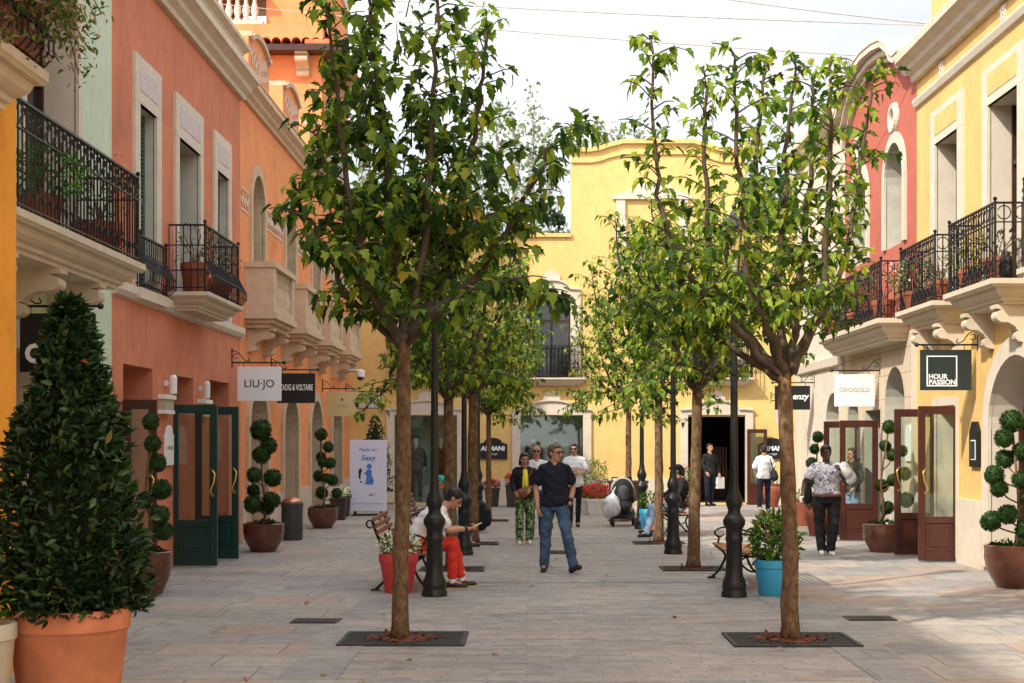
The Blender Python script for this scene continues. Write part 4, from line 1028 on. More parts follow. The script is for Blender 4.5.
# iron tree grates with mulch round every trunk
gb = None
spots = [(-1.13, 12.6, 'square iron grate round the nearest left tree'), (2.33, 12.54, 'square iron grate round the nearest right tree'), (-1.08, 19.4, 'iron tree grate under the leaning second left tree'), (-.99, 24.2, 'iron tree grate at the third left tree'), (-.92, 31.1, 'iron tree grate at the slim far left tree'),
         (2.27, 19.46, 'iron tree grate round the forked second right tree'), (2.24, 24.35, 'iron tree grate by the seated people'), (2.19, 31.1, 'iron tree grate under the farthest right tree'), (.45, 22.3, 'flat iron cover plate in the middle of the lane')]
for i, (x, y, lb) in enumerate(spots):
    if gb is None:
        gb = thing('tree_grate', lb, 'tree grate', (x, y, 0), 'iron grates set into the paving'); b = MB(); w_, d_ = .56, .42
        b.box(x - w_, x + w_, y - d_, y + d_, .002, .014)
        for k in range(15):
            yy = y - d_ + .05 + k * (2 * d_ - .1) / 14; b.box(x - w_ + .05, x + w_ - .05, yy - .012, yy + .012, .014, .020)
        for xx in (-w_, w_ - .04): b.box(x + xx, x + xx + .04, y - d_, y + d_, .014, .023)
        for yy in (-d_, d_ - .04): b.box(x - w_ + .04, x + w_ - .04, y + yy, y + yy + .04, .014, .023)
        for xx in (-.02, ): b.box(x + xx, x + xx + .04, y - d_, y + d_, .0201, .024)
        b.build('grille', plain('iron_grate', (.035, .036, .036), .6, .2, .4, .4, 9), gb)
        rng = np.random.default_rng(5); m = MB(); k = 26
        ring = []
        for q in range(k):
            a = 2 * math.pi * q / k; rr = .27 + .06 * math.sin(3 * a) + .03 * rng.random(); ring.append((x + rr * math.cos(a), y + rr * .8 * math.sin(a), .022))
        m.add(ring + [(x, y, .038)], [(q, (q + 1) % k, k) for q in range(k)]); mu = m.build('mulch', M['mulch'], gb)
        n = 160; a = rng.random(n) * 6.28; rr = .12 + .24 * rng.random(n); P = np.stack([x + rr * np.cos(a), y + rr * .8 * np.sin(a), .028 + .015 * rng.random(n)], 1)
        leaves_mesh('bark_chips', P, rdir(rng, n) * [1, 1, .15], rdir(rng, n) * .3 + [0, 0, 1.6], .03 + .04 * rng.random(n), M['mulch'], mu, 'diam')
    else:
        c = dup(gb, (x, y, 0), label=lb)
        if 'cover' in lb:
            for ch in [q for q in bpy.data.objects if q.parent == c and q.name.startswith('mulch')]:
                for s_ in [q for q in bpy.data.objects if q.parent == ch]: bpy.data.objects.remove(s_)
                bpy.data.objects.remove(ch)
            c.scale = (.5, .6, 1)
        elif y > 18: c.scale = (.8, .75, 1)
for x, y, lb in ((-2.12, 13.9, 'small slotted floor drain left of the near tree'), (3.42, 14.1, 'small slotted floor drain right of the near tree')):
    b = MB(); b.box(x - .24, x + .24, y - .17, y + .17, .001, .010)
    for k in range(9): b.box(x - .2 + k * .045, x - .175 + k * .045, y - .13, y + .13, .010, .014)
    tag(b.build('floor_drain', M['iron']), lb, 'drain', 'slotted drains in the paving')

rng = np.random.default_rng(77); n = 60
P = np.stack([np.where(rng.random(n) < .5, -1.15, 2.3) + rng.normal(size=n) * 1.1, 9.5 + 22 * rng.random(n) ** 1.6, .014 + .012 * rng.random(n)], 1)
tag(leaves_mesh('fallen_leaves', P, rdir(rng, n) * [1, 1, .1], rdir(rng, n) * .15 + [0, 0, 1], .05 + .05 * rng.random(n), leafmat('dry_leaf', [(0, lin('#6b4a22')), (.5, lin('#8d6a2c')), (1, lin('#a79040'))], 0), None, 'lobed', .2, .1), kind='stuff')

# ------------------------------------------------------------------ street lamps
def lamp(x, y, label):
    r = thing('street_lamp', label, 'street lamp', (x, y, 0), 'black cast-iron lamps in two rows')
    b = MB()
    b.lathe([(.148, 0), (.148, .05), (.135, .07), (.135, .10), (.142, .13), (.132, .18), (.105, .24), (.098, .30), (.09, .62), (.10, .65), (.102, .68), (.092, .70), (.095, .78), (.125, .83), (.13, .88), (.105, .92), (.075, .96), (.07, 1.0), (.09, 1.05), (.098, 1.10), (.08, 1.16), (.058, 1.22), (.052, 1.3)], (x, y, 0), 20)
    b.build('base', M['lampiron'], r, smooth='auto')
    b = MB(); b.lathe([(.046, 1.3), (.041, 2.5), (.036, 3.52), (.055, 3.54), (.055, 3.58), (.03, 3.62), (.03, 3.64)], (x, y, 0), 14); b.lathe([(.058, 2.55), (.058, 2.60)], (x, y, 0), 14); b.build('pole', M['lampiron'], r, smooth='auto')
    b = MB(); b.lathe([(.03, 3.60), (.07, 3.63), (.09, 3.65), (.09, 3.67)], (x, y, 0), 8); b.lathe([(.175, 4.20), (.18, 4.23), (.12, 4.32), (.05, 4.37), (.045, 4.40), (.02, 4.44), (.028, 4.48), (.004, 4.53)], (x, y, 0), 8)
    for k in range(4):
        a = k * math.pi / 2 + .39; b.bar((x + .085 * math.cos(a), y + .085 * math.sin(a), 3.66), (x + .168 * math.cos(a), y + .168 * math.sin(a), 4.21), .013)
    lt = b.build('lantern', M['lampiron'], r)
    b = MB(); b.lathe([(.08, 3.672), (.16, 4.20)], (x, y, 0), 8, False); b.build('lantern_glass', M['lglass'], lt)
    b = MB(); b.lathe([(.02, 3.67), (.035, 3.72), (.04, 3.82), (.015, 3.88)], (x, y, 0), 10); b.build('bulb', M['plate'], lt, smooth=True)
    return r
M['lglass'] = glassmat('lantern_glass', (.82, .84, .78), .18)
L0 = lamp(2.34, 16.05, 'black iron lamp post standing before the blue pot and bench')
for x, y, lb in ((-1.10, 16.13, 'black iron lamp post in front of the man in red trousers'), (-1.03, 21.9, 'black iron lamp post, second in the left row behind the seated man'), (-1.04, 28.0, 'black iron lamp post, farthest in the left row by the black arched sign'),
                 (2.26, 22.1, 'black iron lamp post just left of the forked second right tree'), (2.26, 28.3, 'black iron lamp post in front of the seated people, farthest in right row')):
    dup(L0, (x, y, 0), label=lb)

# ------------------------------------------------------------------ benches
def bench(x, y, sgn, label):
    """slatted bench along the street; sgn = +1 faces +X"""
    r = thing('park_bench', label, 'bench', (x, y, 0), 'slatted benches under the trees'); L = .82
    for yy in (-L + .12, L - .12):
        b = MB(); Y = y + yy; P = lambda a, z: (x + sgn * a, Y, z)
        b.tube(smooth([P(.30, 0.02), P(.20, .12), P(.12, .30), P(.22, .41), P(.25, .43)], 3), .018, 6)
        b.tube(smooth([P(-.34, .02), P(-.22, .14), P(-.16, .30), P(-.22, .42), P(-.30, .62), P(-.38, .84)], 3), .018, 6)
        b.tube([P(.26, .42), P(0, .40), P(-.22, .41)], .016, 6)
        b.tube(smooth([P(.12, .30), P(0, .22), P(-.16, .28)], 3), .014, 6)
        b.tube(smooth([P(-.27, .58), P(0, .66), P(.18, .66), P(.26, .60), P(.20, .54), P(.14, .58)], 3), .015, 6)
        b.tube([P(.2, .56), P(.22, .43)], .014, 6)
        b.tube(ring_pts(P(-.40, .80), (sgn, 0, 0), (0, 0, 1), .045, 0, 300, 10), .012, 6)
        b.box(x + sgn * .30 - .05, x + sgn * .30 + .05, Y - .03, Y + .03, 0, .03); b.box(x - sgn * .34 - .05, x - sgn * .34 + .05, Y - .03, Y + .03, 0, .03)
        b.build('side_frame', M['iron'], r, smooth='auto')
    for k in range(6):
        b = MB(); a = x + sgn * (.24 - k * .085); b.bbox(a - .034, a + .034, y - L, y + L, .435 - .004 * k, .462 - .004 * k, .005); b.build('seat_slat', M['wood'], r)
    for k in range(5):
        b = MB(); z = .53 + k * .075; a = x - sgn * (.245 + (z - .53) * .36); b.bbox(a - .013, a + .013, y - L, y + L, z, z + .058, .005); b.build('back_slat', M['wood'], r)
    return r
bench(-1.5, 17.35, 1, 'wooden bench with scrolled iron ends under the man in red trousers')
bench(2.66, 17.5, -1, 'empty wooden bench behind the blue pot on the right')
bench(-1.68, 23.3, 1, 'wooden bench behind the seated man, by the third left tree')
bench(2.72, 26.6, -1, 'wooden bench under the two people in dark caps')

# ------------------------------------------------------------------ pots and plants
def tub(parent, x, y, r0, r1, h, mat, lip=.05, z=0.0, n=28, style='flare', name='pot'):
    b = MB()
    if style == 'flare':
        p = [(r0 * .96, 0), (r0, .01), (r0 + (r1 - r0) * .78, h - lip * 2.2), (r1 - .012, h - lip * 2.0), (r1, h - lip * 1.8), (r1, h - lip * .3), (r1 - .006, h), (r1 - .03, h), (r1 - .045, h - lip)]
    elif style == 'bowl':
        p = [(r0 * .92, 0), (r0, .015), (r1 * .93, h * .42), (r1 * 1.0, h * .7), (r1 * .985, h * .88), (r1 * 1.0, h * .93), (r1 * 1.01, h * .98), (r1 * .97, h), (r1 * .9, h), (r1 * .87, h * .95)]
    elif style == 'urn':
        p = [(r0, 0), (r0 * 1.15, h * .25), (r1, h * .62), (r1 * .98, h * .8), (r1 * .78, h * .93), (r1 * .85, h * .97), (r1 * .85, h), (r1 * .72, h), (r1 * .68, h * .95)]
    b.lathe([(a, z + q) for a, q in p], (x, y, 0), n, True); o = b.build(name, M[mat], parent, smooth='auto')
    s = MB(); rr = p[-1][0]; s.lathe([(.005, z + h - lip * .7), (rr, z + h - lip)], (x, y, 0), n, False); s.build('soil', M['soil'], o)
    return o
def square_tub(parent, x, y, a0, a1, h, mat):
    b = MB(); p = []
    for a, z in ((a0, 0), (a1, h)): p += [(x - a, y - a, z), (x + a, y - a, z), (x + a, y + a, z), (x - a, y + a, z)]
    b.hexa(p); b.bbox(x - a1 - .012, x + a1 + .012, y - a1 - .012, y + a1 + .012, h - .05, h + .003, .005); return b.build('planter', M[mat], parent)

# big laurel cone at the left edge
def cone_shrub(label, x, y, zb, H, rad, n, L, seed, pot, leaf='laurel', name='cone_shrub', group=None):
    r = thing(name, label, 'shrub', (x, y, 0), group); pot(r)
    b = MB(); b.lathe([(rad * .45, zb), (rad * .72, zb + H * .1), (rad * .70, zb + H * .35), (rad * .42, zb + H * .62), (rad * .12, zb + H * .86), (.01, zb + H * .92)], (x, y, 0), 16); b.build('shade_core', M['core'], r, smooth=True)  # solid core, its dark colour standing in for shade between the leaves
    rng = np.random.default_rng(seed); t = rng.random(n) ** 1.25; a = rng.random(n) * 6.283
    prof = rad * np.interp(t, [0, .05, .16, .35, .6, .72, .85, .97, 1], [.9, .97, 1.0, .95, .72, .50, .34, .16, .05])
    prof = prof * (1 + .12 * np.sin(a * 3 + t * 9) + .09 * np.sin(a * 7 - t * 15)) * (.73 + .36 * rng.random(n)) * np.where(rng.random(n) < .05, 1.14, 1)
    P = np.stack([x + prof * np.cos(a), y + prof * np.sin(a), zb + t * H], 1)
    out = np.stack([np.cos(a), np.sin(a), .2 + 0 * a], 1); D = out * .7 + rng.normal(size=(n, 3)) * .5 + [0, 0, .35]; N = out + rng.normal(size=(n, 3)) * .5 + [0, 0, .6]
    leaves_mesh('foliage', P, D, N, L * (.6 + .7 * rng.random(n)), M[leaf], r, 'oval', .3, .25); return r
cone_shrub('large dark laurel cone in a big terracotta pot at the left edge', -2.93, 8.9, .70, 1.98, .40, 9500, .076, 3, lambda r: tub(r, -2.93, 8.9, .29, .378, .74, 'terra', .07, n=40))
r = thing('potted_plant', 'cream pot with orange flowers cut by the left edge', 'potted plant', (-3.32, 8.35, 0)); tub(r, -3.36, 8.4, .2, .27, .70, 'creampot', .05)
bush('foliage', (-3.36, 8.4, .82), (.24, .24, .14), 150, .07, M['shrub'], r, 5); bush('blossoms', (-3.36, 8.4, .86), (.24, .24, .14), 90, .06, leafmat('orange_petals', [(0, (.8, .3, .03)), (1, (.8, .5, .08))], .2), r, 6)
cone_shrub('dark clipped cone shrub behind the white poster', -4.0, 36.2, .45, 1.95, .42, 1300, .09, 8, lambda r: tub(r, -4.0, 36.2, .22, .3, .45, 'glaze', .04, style='bowl'))

# cloud-pruned topiaries: bowl, stem, one ball per cloud
BALL = None
def ball_mesh():
    me = bpy.data.meshes.new('leaf_ball'); bm = bmesh.new(); bmesh.ops.create_icosphere(bm, subdivisions=3, radius=.93)
    rng = random.Random(2)
    for v in bm.verts: v.co *= (1 + rng.uniform(-.05, .05)) * (1 + .07 * math.sin(4 * v.co.x + 3 * v.co.z) * math.cos(5 * v.co.y))
    vs = [v.co[:] for v in bm.verts]; fs = [tuple(v.index for v in f.verts) for f in bm.faces]; bm.free()
    rg = np.random.default_rng(4); n = 1100; d = rdir(rg, n); D = d * .5 + rg.normal(size=(n, 3)) * .6; y = D / np.linalg.norm(D, axis=1, keepdims=True)
    N = d + rg.normal(size=(n, 3)) * .5; x = np.cross(y, N); x /= np.linalg.norm(x, axis=1, keepdims=True)
    o = len(vs); L = .14 + .13 * rg.random(n); P = d * (.88 + .15 * rg.random((n, 1)))
    for bx, by in ((0, 0), (.3, .5), (0, 1), (-.3, .5)): pass
    q = np.stack([P + L[:, None] * (bx * x + by * y) for bx, by in ((0, 0), (.3, .5), (0, 1), (-.3, .5))], 1).reshape(-1, 3)
    fs2 = [tuple(o + 4 * i + j for j in range(4)) for i in range(n)]
    me.from_pydata(vs + q.tolist(), [], fs + fs2); me.materials.append(M['box']); return me
def topiary(label, x, y, balls, pr, ph, mat='glaze', style='bowl', seed=0, lean=0.0, group='cloud-pruned topiaries beside the shop doors'):
    global BALL
    if BALL is None: BALL = ball_mesh()
    r = thing('topiary', label, 'topiary', (x, y, 0), group); tub(r, x, y, pr * .62, pr, ph, mat, .04, style=style)
    rng = random.Random(seed); zt = max(z for _, z, _ in balls)
    b = MB(); st = [(x, y, ph - .06), (x + .03 + lean * .3, y + .02, ph + .3), (x - .02 + lean * .6, y - .02, ph + .7), (x + [q for q in balls if q[1] == zt][0][0], y, zt)]
    S = smooth(st, 5); b.tube(S, [.026 - .014 * i / (len(S) - 1) for i in range(len(S))], 7)
    for dx, z, rr in balls:
        k = min(S, key=lambda p: abs(p.z - (z - .16))); dy = rng.uniform(-.14, .14) * (0 if z == zt else 1)
        b.tube(smooth([k, (k.x * .4 + (x + dx) * .6, k.y + dy * .6, k.z * .6 + z * .4), (x + dx, y + dy, z)], 3), .011, 5)
        o = link('leaf_ball', BALL, None, r); o.location = (dx, dy, z); o.scale = (rr, rr, rr * rng.uniform(.88, 1.0)); o.rotation_euler = (rng.random() * 6, rng.random() * 6, rng.random() * 6)
    b.build('stem', M['bark'], r, smooth=True)
    bush('moss', (x, y, ph - .02), (pr * .8, pr * .8, .05), 160, .07, M['box'], r, seed + 50)
    return r
def px_balls(x, y, lst):
    k = F_PX / y; return [((px - VX) / k - x, EYE + (HY - py) / k, rr / k) for px, py, rr in lst]
def tp(label, x, y, lst, pr, ph, **kw): return topiary(label, x, y, px_balls(x, y, lst), pr, ph, **kw)
tp('topiary half hidden behind the laurel cone, by the dark open doors', -4.47, 16.4, [(151, 422, 8), (153, 444, 8), (155, 463, 9), (160, 490, 10), (163, 514, 9), (164, 531, 9), (146, 500, 8)], .27, .50, seed=1)
tp('cloud-pruned topiary in a brown bowl, in front of the white hanging sign', -4.3, 22.6, [(261, 430, 10), (268, 446, 8), (261, 455, 8.5), (271, 478, 8.5), (256, 475, 7.5), (252, 491, 6.5), (272, 500, 8.5), (254, 504, 8.5), (266, 508, 7)], .33, .46, seed=2)
tp('smaller cloud topiary in a brown bowl beyond the litter bin', -4.23, 28.6, [(321, 434.5, 6), (329, 447, 5.5), (320, 457, 5), (331, 463, 5.5), (318, 476, 5.5), (324, 462, 5), (332, 480, 5.5), (321, 493, 6), (336, 493.5, 5), (327, 478, 5)], .31, .42, seed=3)
tp('largest cloud topiary, in a brown bowl at the right edge', 5.92, 17.1, [(1012, 421, 11), (1003, 438, 9), (1021, 452, 9), (1008, 459, 9), (993, 475, 9.5), (996, 488, 8.5), (1020, 480, 8.5), (1027, 498, 8), (991, 521, 10), (1006, 514, 9.5), (1023, 529, 9)], .36, .52, seed=4, lean=.08)
tp('cloud topiary tucked behind the open brown doors by the black square sign', 5.66, 22.5, [(889, 427, 6.5), (887, 446, 6), (904, 451, 5.5), (893, 455, 6), (906, 474, 6.5), (891, 480, 6), (884, 486, 6.5), (907, 500, 7.5), (889, 508, 6.5)], .31, .46, seed=5)
tp('cloud topiary beside the white lettered sign, seen behind the woman in the blouse', 5.42, 26.4, [(818, 437, 5.5), (815, 449, 5), (811, 463, 5.5), (822, 470, 5), (813, 482, 5)], .24, .55, mat='terra2', style='urn', seed=6)

def potted(label, x, y, r0, r1, h, mat, leaf, hh, n, L, seed, rad=None, flower=None, nf=0, style='flare', z=0.0, name='potted_plant', group=None, up=.3, hang=0.0, lf=.05, shape='oval'):
    r = thing(name, label, 'potted plant', (x, y, z), group); tub(r, x, y, r0, r1, h, mat, .05 if h > .3 else .03, z, style=style, n=24)
    rad = rad or r1 * 1.15
    bush('foliage', (x, y, z + h + hh * .42), (rad, rad, hh * .58), n, L, M[leaf], r, seed, up=up, hang=hang, lump=.12, shape=shape)
    b = MB(); rng = random.Random(seed)
    for k in range(6):
        a = k * 1.05; b.tube([(x, y, z + h - .05), (x + .3 * rad * math.cos(a), y + .3 * rad * math.sin(a), z + h + hh * .35), (x + .7 * rad * math.cos(a), y + .7 * rad * math.sin(a), z + h + hh * .7)], .008, 4)
    b.build('stems', M['bark'], r)
    if flower: bush('blossoms', (x, y, z + h + hh * .5), (rad * 1.03, rad * 1.03, hh * .62), nf, lf, M[flower], r, seed + 9, shell=.15, up=.6, shape='diam')
    return r
potted('bright blue pot with leafy green shrub beside the near lamp post', 2.83, 16.2, .185, .235, .42, 'bluepot', 'shrub', .56, 620, .085, 61, .29)
potted('red pot of white flowers beside the man in red trousers', -1.55, 16.5, .16, .235, .46, 'redpot', 'shrub', .22, 160, .06, 62, .24, 'wflower', 230)
potted('blue pot standing behind the lamp by the seated people', 2.40, 28.0, .17, .22, .42, 'bluepot', 'shrub', .35, 220, .08, 63, .25)
potted('blue pot with tall green plant and red flowers left of the far shop door', 4.1, 37.6, .17, .22, .46, 'bluepot', 'shrub', .62, 300, .09, 64, .32, 'rflower', 70)
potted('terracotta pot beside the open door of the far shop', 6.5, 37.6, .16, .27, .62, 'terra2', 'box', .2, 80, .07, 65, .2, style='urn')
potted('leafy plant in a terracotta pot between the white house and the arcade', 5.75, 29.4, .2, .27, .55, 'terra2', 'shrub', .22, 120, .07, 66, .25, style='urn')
# square planters
def sqplant(label, x, y, a, h, mat, fl, seed, hh=.2, n=150, nf=160, group=None):
    r = thing('planter_box', label, 'planter', (x, y, 0), group); square_tub(r, x, y, a * .8, a, h, mat)
    bush('foliage', (x, y, h + hh * .4), (a * 1.1, a * 1.1, hh * .6), n, .075, M['shrub'], r, seed)
    if fl: bush('blossoms', (x, y, h + hh * .65), (a * 1.12, a * 1.12, hh * .5), nf, .065, M[fl], r, seed + 3, shape='diam', up=.6)
sqplant('dark square planter of white flowers left of the poster, nearer one', -4.32, 31.6, .18, .48, 'darkpot', 'wflower', 71)
sqplant('dark square planter of white flowers left of the poster, farther one', -4.42, 33.0, .18, .48, 'darkpot', 'wflower', 72)
sqplant('dark planter of red flowers under the black arched sign', -.42, 37.6, .24, .6, 'darkpot', 'rflower', 73, .26)
sqplant('smaller dark planter with red flowers behind the slim tree', -1.02, 37.8, .2, .5, 'darkpot', 'rflower', 74, .2)
sqplant('white planter heaped with red flowers below the far display window', 1.62, 33.6, .26, .38, 'whitepot', 'rflower', 75, .32, 200, 330)
sqplant('white planter with flowers half hidden behind the woman in white', 1.2, 33.9, .22, .38, 'whitepot', 'rflower', 76, .26, 160, 200)
sqplant('brown trough with clipped green shrub against the yellow end wall', 1.75, 38.0, .34, .55, 'darkbrown', None, 77, .75, 520, 0)
b = MB(); b.bbox(2.15, 3.15, 37.8, 38.2, 0, .62, .02); b.bbox(2.1, 3.2, 37.77, 38.23, .62, .70, .012); b.bbox(2.2, 3.1, 37.79, 37.802, .08, .54, .002); tag(b.build('wooden_trough', M['darkbrown']), 'low dark wooden trough along the yellow end wall behind the pushchair', 'trough')

# plants on the balconies
def bal_pot(F, s, n, z, r1, h, lb, leaf, hh, nl, L, seed, rad, fl=None, nf=0, hang=0.0, style='flare'):
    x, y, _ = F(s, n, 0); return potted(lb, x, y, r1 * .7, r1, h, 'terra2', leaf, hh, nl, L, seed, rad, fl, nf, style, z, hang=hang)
bal_pot(FL, 19.75, .33, 3.87, .21, .42, 'terracotta pot on the salmon balcony, nearer the camera', 'bleaf', .55, 110, .055, 81, .34)
bal_pot(FL, 21.0, .35, 3.87, .24, .34, 'wide terracotta pot at the far end of the salmon balcony', 'bleaf', .62, 150, .055, 82, .36)
bal_pot(FL, 13.1, .48, 3.76, .2, .32, 'feathery green plant in a pot midway along the mint balcony', 'fern', .50, 420, .075, 83, .40, hang=.4)
bal_pot(FL, 15.0, .42, 3.76, .28, .36, 'terracotta tub with twiggy plant at the far end of the mint balcony', 'bleaf', .75, 170, .05, 84, .42)
bal_pot(FL, 11.9, .42, 3.76, .22, .3, 'terracotta pot with a small plant behind the ochre corner', 'bleaf', .3, 90, .06, 85, .25)
bal_pot(FR, 17.95, .30, 3.83, .2, .30, 'terracotta pot on the near right iron balcony beside the black lantern', 'bleaf', .35, 120, .07, 86, .34)
bal_pot(FR, 18.9, .36, 3.83, .16, .26, 'small trailing plant at the far end of the nearer yellow balcony', 'bleaf', .5, 150, .06, 87, .34, hang=.3)
bal_pot(FR, 20.4, .32, 3.81, .18, .30, 'dark red pot on the farther yellow balcony', 'bleaf', .4, 90, .06, 88, .25)
bal_pot(FR, 21.5, .38, 3.81, .2, .26, 'pink flowers spilling over the farther yellow balcony', 'fern', .5, 300, .07, 89, .42, 'pflower', 130, hang=.3)
bal_pot(FR, 23.6, .34, 3.83, .2, .32, 'terracotta pot at the near end of the pink house balcony', 'bleaf', .5, 120, .06, 90, .34)
bal_pot(FR, 25.3, .38, 3.83, .2, .26, 'leafy plant midway along the pink house balcony', 'bleaf', .6, 220, .07, 91, .48, 'pflower', 30)
bal_pot(FR, 26.9, .40, 3.83, .2, .26, 'trailing green plant at the far end of the pink house balcony', 'fern', .5, 260, .08, 92, .5, hang=.4)
for i, c in enumerate(cx):
    for k, dx in enumerate((-.55, .55)):
        x, y, _ = FB(c + dx, .24, 0); potted(['dark plant', 'bushy plant'][k] + ' in a pot on the end wall balcony ' + ['at left', 'in the middle', 'above the open door'][i] + [', left one', ', right one'][k], x, y, .08, .12, .2, 'terra2', 'box', .25, 140, .07, 93 + i * 2 + k, .24, z=3.53)
b = MB()
x, y, _ = FR(17.62, .3, 0); b.lathe([(.05, 3.83), (.09, 3.86), (.09, 4.06), (.05, 4.12), (.02, 4.18)], (x, y, 0), 8); b.lathe([(.10, 3.90), (.10, 3.93)], (x, y, 0), 8); tag(b.build('lantern', M['iron']), 'small black lantern standing on the near right balcony', 'lantern')
# vine hanging over the ochre balcony
r = thing('vine', 'vine with small pinkish leaves spilling over the ochre balcony', 'vine', (-3.6, 9.5, 4.5)); rng = np.random.default_rng(9); b = MB(); P = []; D = []
for k in range(90):
    s = 7.2 + 2.9 * rng.random(); p = Vector(FO(s, .20 + .25 * rng.random(), 4.55 + .1 * rng.random())); e = p + Vector((.05 + .22 * rng.random(), -.25 + .75 * rng.random(), .35 + .6 * rng.random())); f = e + Vector((.06 + .2 * rng.random(), -.2 + .7 * rng.random(), -.15 - .45 * rng.random()))
    S = smooth([p, e, f], 5); b.tube(S, .006, 4, False)
    for a in S[2:]:
        for q in range(15): P.append(a + Vector(rng.normal(size=3) * .055)); D.append(rng.normal(size=3) + [0, 0, -.3])
b.build('stems', M['bark'], r); n = len(P); leaves_mesh('foliage', P, D, rdir(rng, n) + [0, 0, .6], .04 + .03 * rng.random(n), leafmat('vine_leaf', [(0, lin('#2c3a1c')), (.5, lin('#55662f')), (.8, lin('#7d7d45')), (.95, lin('#a5847c')), (1, lin('#b08a90'))], .3), r)
r = thing('window_box', 'long terracotta trough behind the ochre balcony railing', 'planter', FO(8.6, .3, 4.53)); b = MB(); b.fbox(FO, 6.9, 10.1, .16, .46, 4.53, 4.88); b.fbox(FO, 6.87, 10.13, .13, .49, 4.88, 4.94); b.build('trough', M['terra2'], r); b = MB(); b.fbox(FO, 6.9, 10.1, .16, .46, 4.94, 4.95); b.build('soil', M['soil'], r)

# ------------------------------------------------------------------ hanging signs
def hang_sign(label, x0, x1, y, z0, z1, mat, wall_x, build_text, zb=None, name='hanging_sign', dark=True):
    r = thing(name, label, 'sign', ((x0 + x1) / 2, y, z0), 'signs hung square to the shop fronts')
    b = MB(); b.bbox(x0, x1, y - .018, y + .018, z0, z1, .004); b.build('panel', M[mat], r)
    zb = zb or z1 + .07; sg = 1 if (x0 + x1) / 2 > wall_x else -1; far = (x1 if sg > 0 else x0) + sg * .05
    q = MB(); q.tube([(wall_x, y, zb), (far, y, zb)], .014, 6); q.ball((far, y, zb), .032, 8, 6); q.box(wall_x - .004 if sg < 0 else wall_x, wall_x + (.012 if sg > 0 else 0) + .004, y - .02, y + .02, zb - .08, zb + .24)
    for x in (x0 + .1, x1 - .1): q.tube([(x, y, z1 - .01), (x, y, zb)], .006, 4)
    xa = wall_x + sg * .02
    q.tube(smooth([(xa, y, zb + .2), (xa + sg * .1, y, zb + .16), (xa + sg * .2, y, zb + .04), (xa + sg * .28, y, zb + .03), (xa + sg * .26, y, zb + .08)], 3), .008, 5)
    q.tube(ring_pts((xa + sg * .05, y, zb + .11), (sg, 0, 0), (0, 0, 1), .04, 30, 330, 9), .007, 5)
    q.build('bracket', M['iron'], r); build_text(r, y - .021); return r
hang_sign('white hanging sign with thin black letters on the salmon house', -4.95, -4.21, 23.7, 2.46, 3.04, 'whitesign', -5.05, lambda r, y: text('LIU·JO', .19, (-4.58, y, 2.75), 'ink', r, fit=.50))
hang_sign('black hanging sign with white capitals beside the white one', -4.93, -4.19, 27.3, 2.52, 3.10, 'black', -5.05, lambda r, y: text('ZADIG & VOLTAIRE', .11, (-4.55, y, 2.82), 'wink', r, fit=.64, bold=.002, sx=1.5))
def s3(r, y):
    text('GUESS', .09, (-4.56, y, 2.62), 'gink', r, fit=.34); b = MB(); b.lathe([(.001, 0), (.045, 0), (.045, .004)], (-4.56, y, 2.78), 3, False, Matrix.Rotation(R(90), 3, 'X')); b.build('emblem', M['ink'], r)
hang_sign('tan hanging sign with a small dark emblem on the orange palazzo', -4.95, -4.19, 34.0, 2.38, 2.98, 'tansign', -5.05, s3)
def s4(r, y):
    b = MB()
    for a, c, d, e in ((-4.68, -4.08, 2.66, 2.68), (-4.68, -4.08, 3.02, 3.04), (-4.70, -4.68, 2.66, 3.04), (-4.08, -4.06, 2.66, 3.04)): b.box(a, c, y - .003, y + .003, d, e)
    b.build('border', M['ink'], r); text('L&S', .22, (-4.38, y, 2.85), 'ink', r, fit=.32, shear=.25)
hang_sign('cream sign with a black border and slanted letters at the far left corner', -4.72, -4.04, 38.3, 2.64, 3.06, 'creampot', -5.05, s4)
def shp(r, y):
    a0, a1, c0, c1 = 5.575, 6.005, 2.555, 2.985; b = MB(); t = .016
    b.box(a0, a1, y - .003, y + .003, c1 - t, c1); b.box(a0, a1, y - .003, y + .003, c0, c0 + t); b.box(a0, a0 + t, y - .003, y + .003, c0 + t, c1 - t); b.box(a1 - t, a1, y - .003, y + .003, c0 + t, c1 - t); b.build('square_outline', M['wink'], r)
    text('HOUR', .105, (5.735, y, 2.69), 'wink', r, fit=.265, bold=.003); text('PASSION', .105, (5.795, y, 2.61), 'wink', r, fit=.375, bold=.003)
hang_sign('black hanging sign with white square outline and two lines of capitals', 5.49, 6.21, 19.7, 2.50, 3.07, 'dgreen', 6.3, shp)
hang_sign('white hanging sign with pale gold letters in front of the pink house', 5.48, 6.20, 25.2, 2.40, 2.98, 'whitesign', 6.3, lambda r, y: text('OROGOLD', .12, (5.84, y, 2.70), 'gink', r, fit=.56))
hang_sign('black hanging sign with white italics partly behind the right tree trunk', 5.42, 6.2, 31.0, 2.47, 3.0, 'black', 6.3, lambda r, y: text('enzy', .2, (5.98, y, 2.76), 'wink', r, fit=.36, shear=.2, bold=.004))
hang_sign('small grey-brown sign with white letters on the yellow end wall', 6.75, 7.15, 38.4, 2.25, 2.80, 'mauve', 6.6, lambda r, y: text('ca', .22, (6.93, y, 2.54), 'wink', r, fit=.26, bold=.004), zb=2.88)
hang_sign('black hanging sign with big white letters behind the laurel cone', -4.95, -4.22, 13.6, 2.46, 3.03, 'black', -5.05, lambda r, y: text('GC', .30, (-4.72, y, 2.63), 'wink', r, fit=.36, bold=.012), zb=3.10)
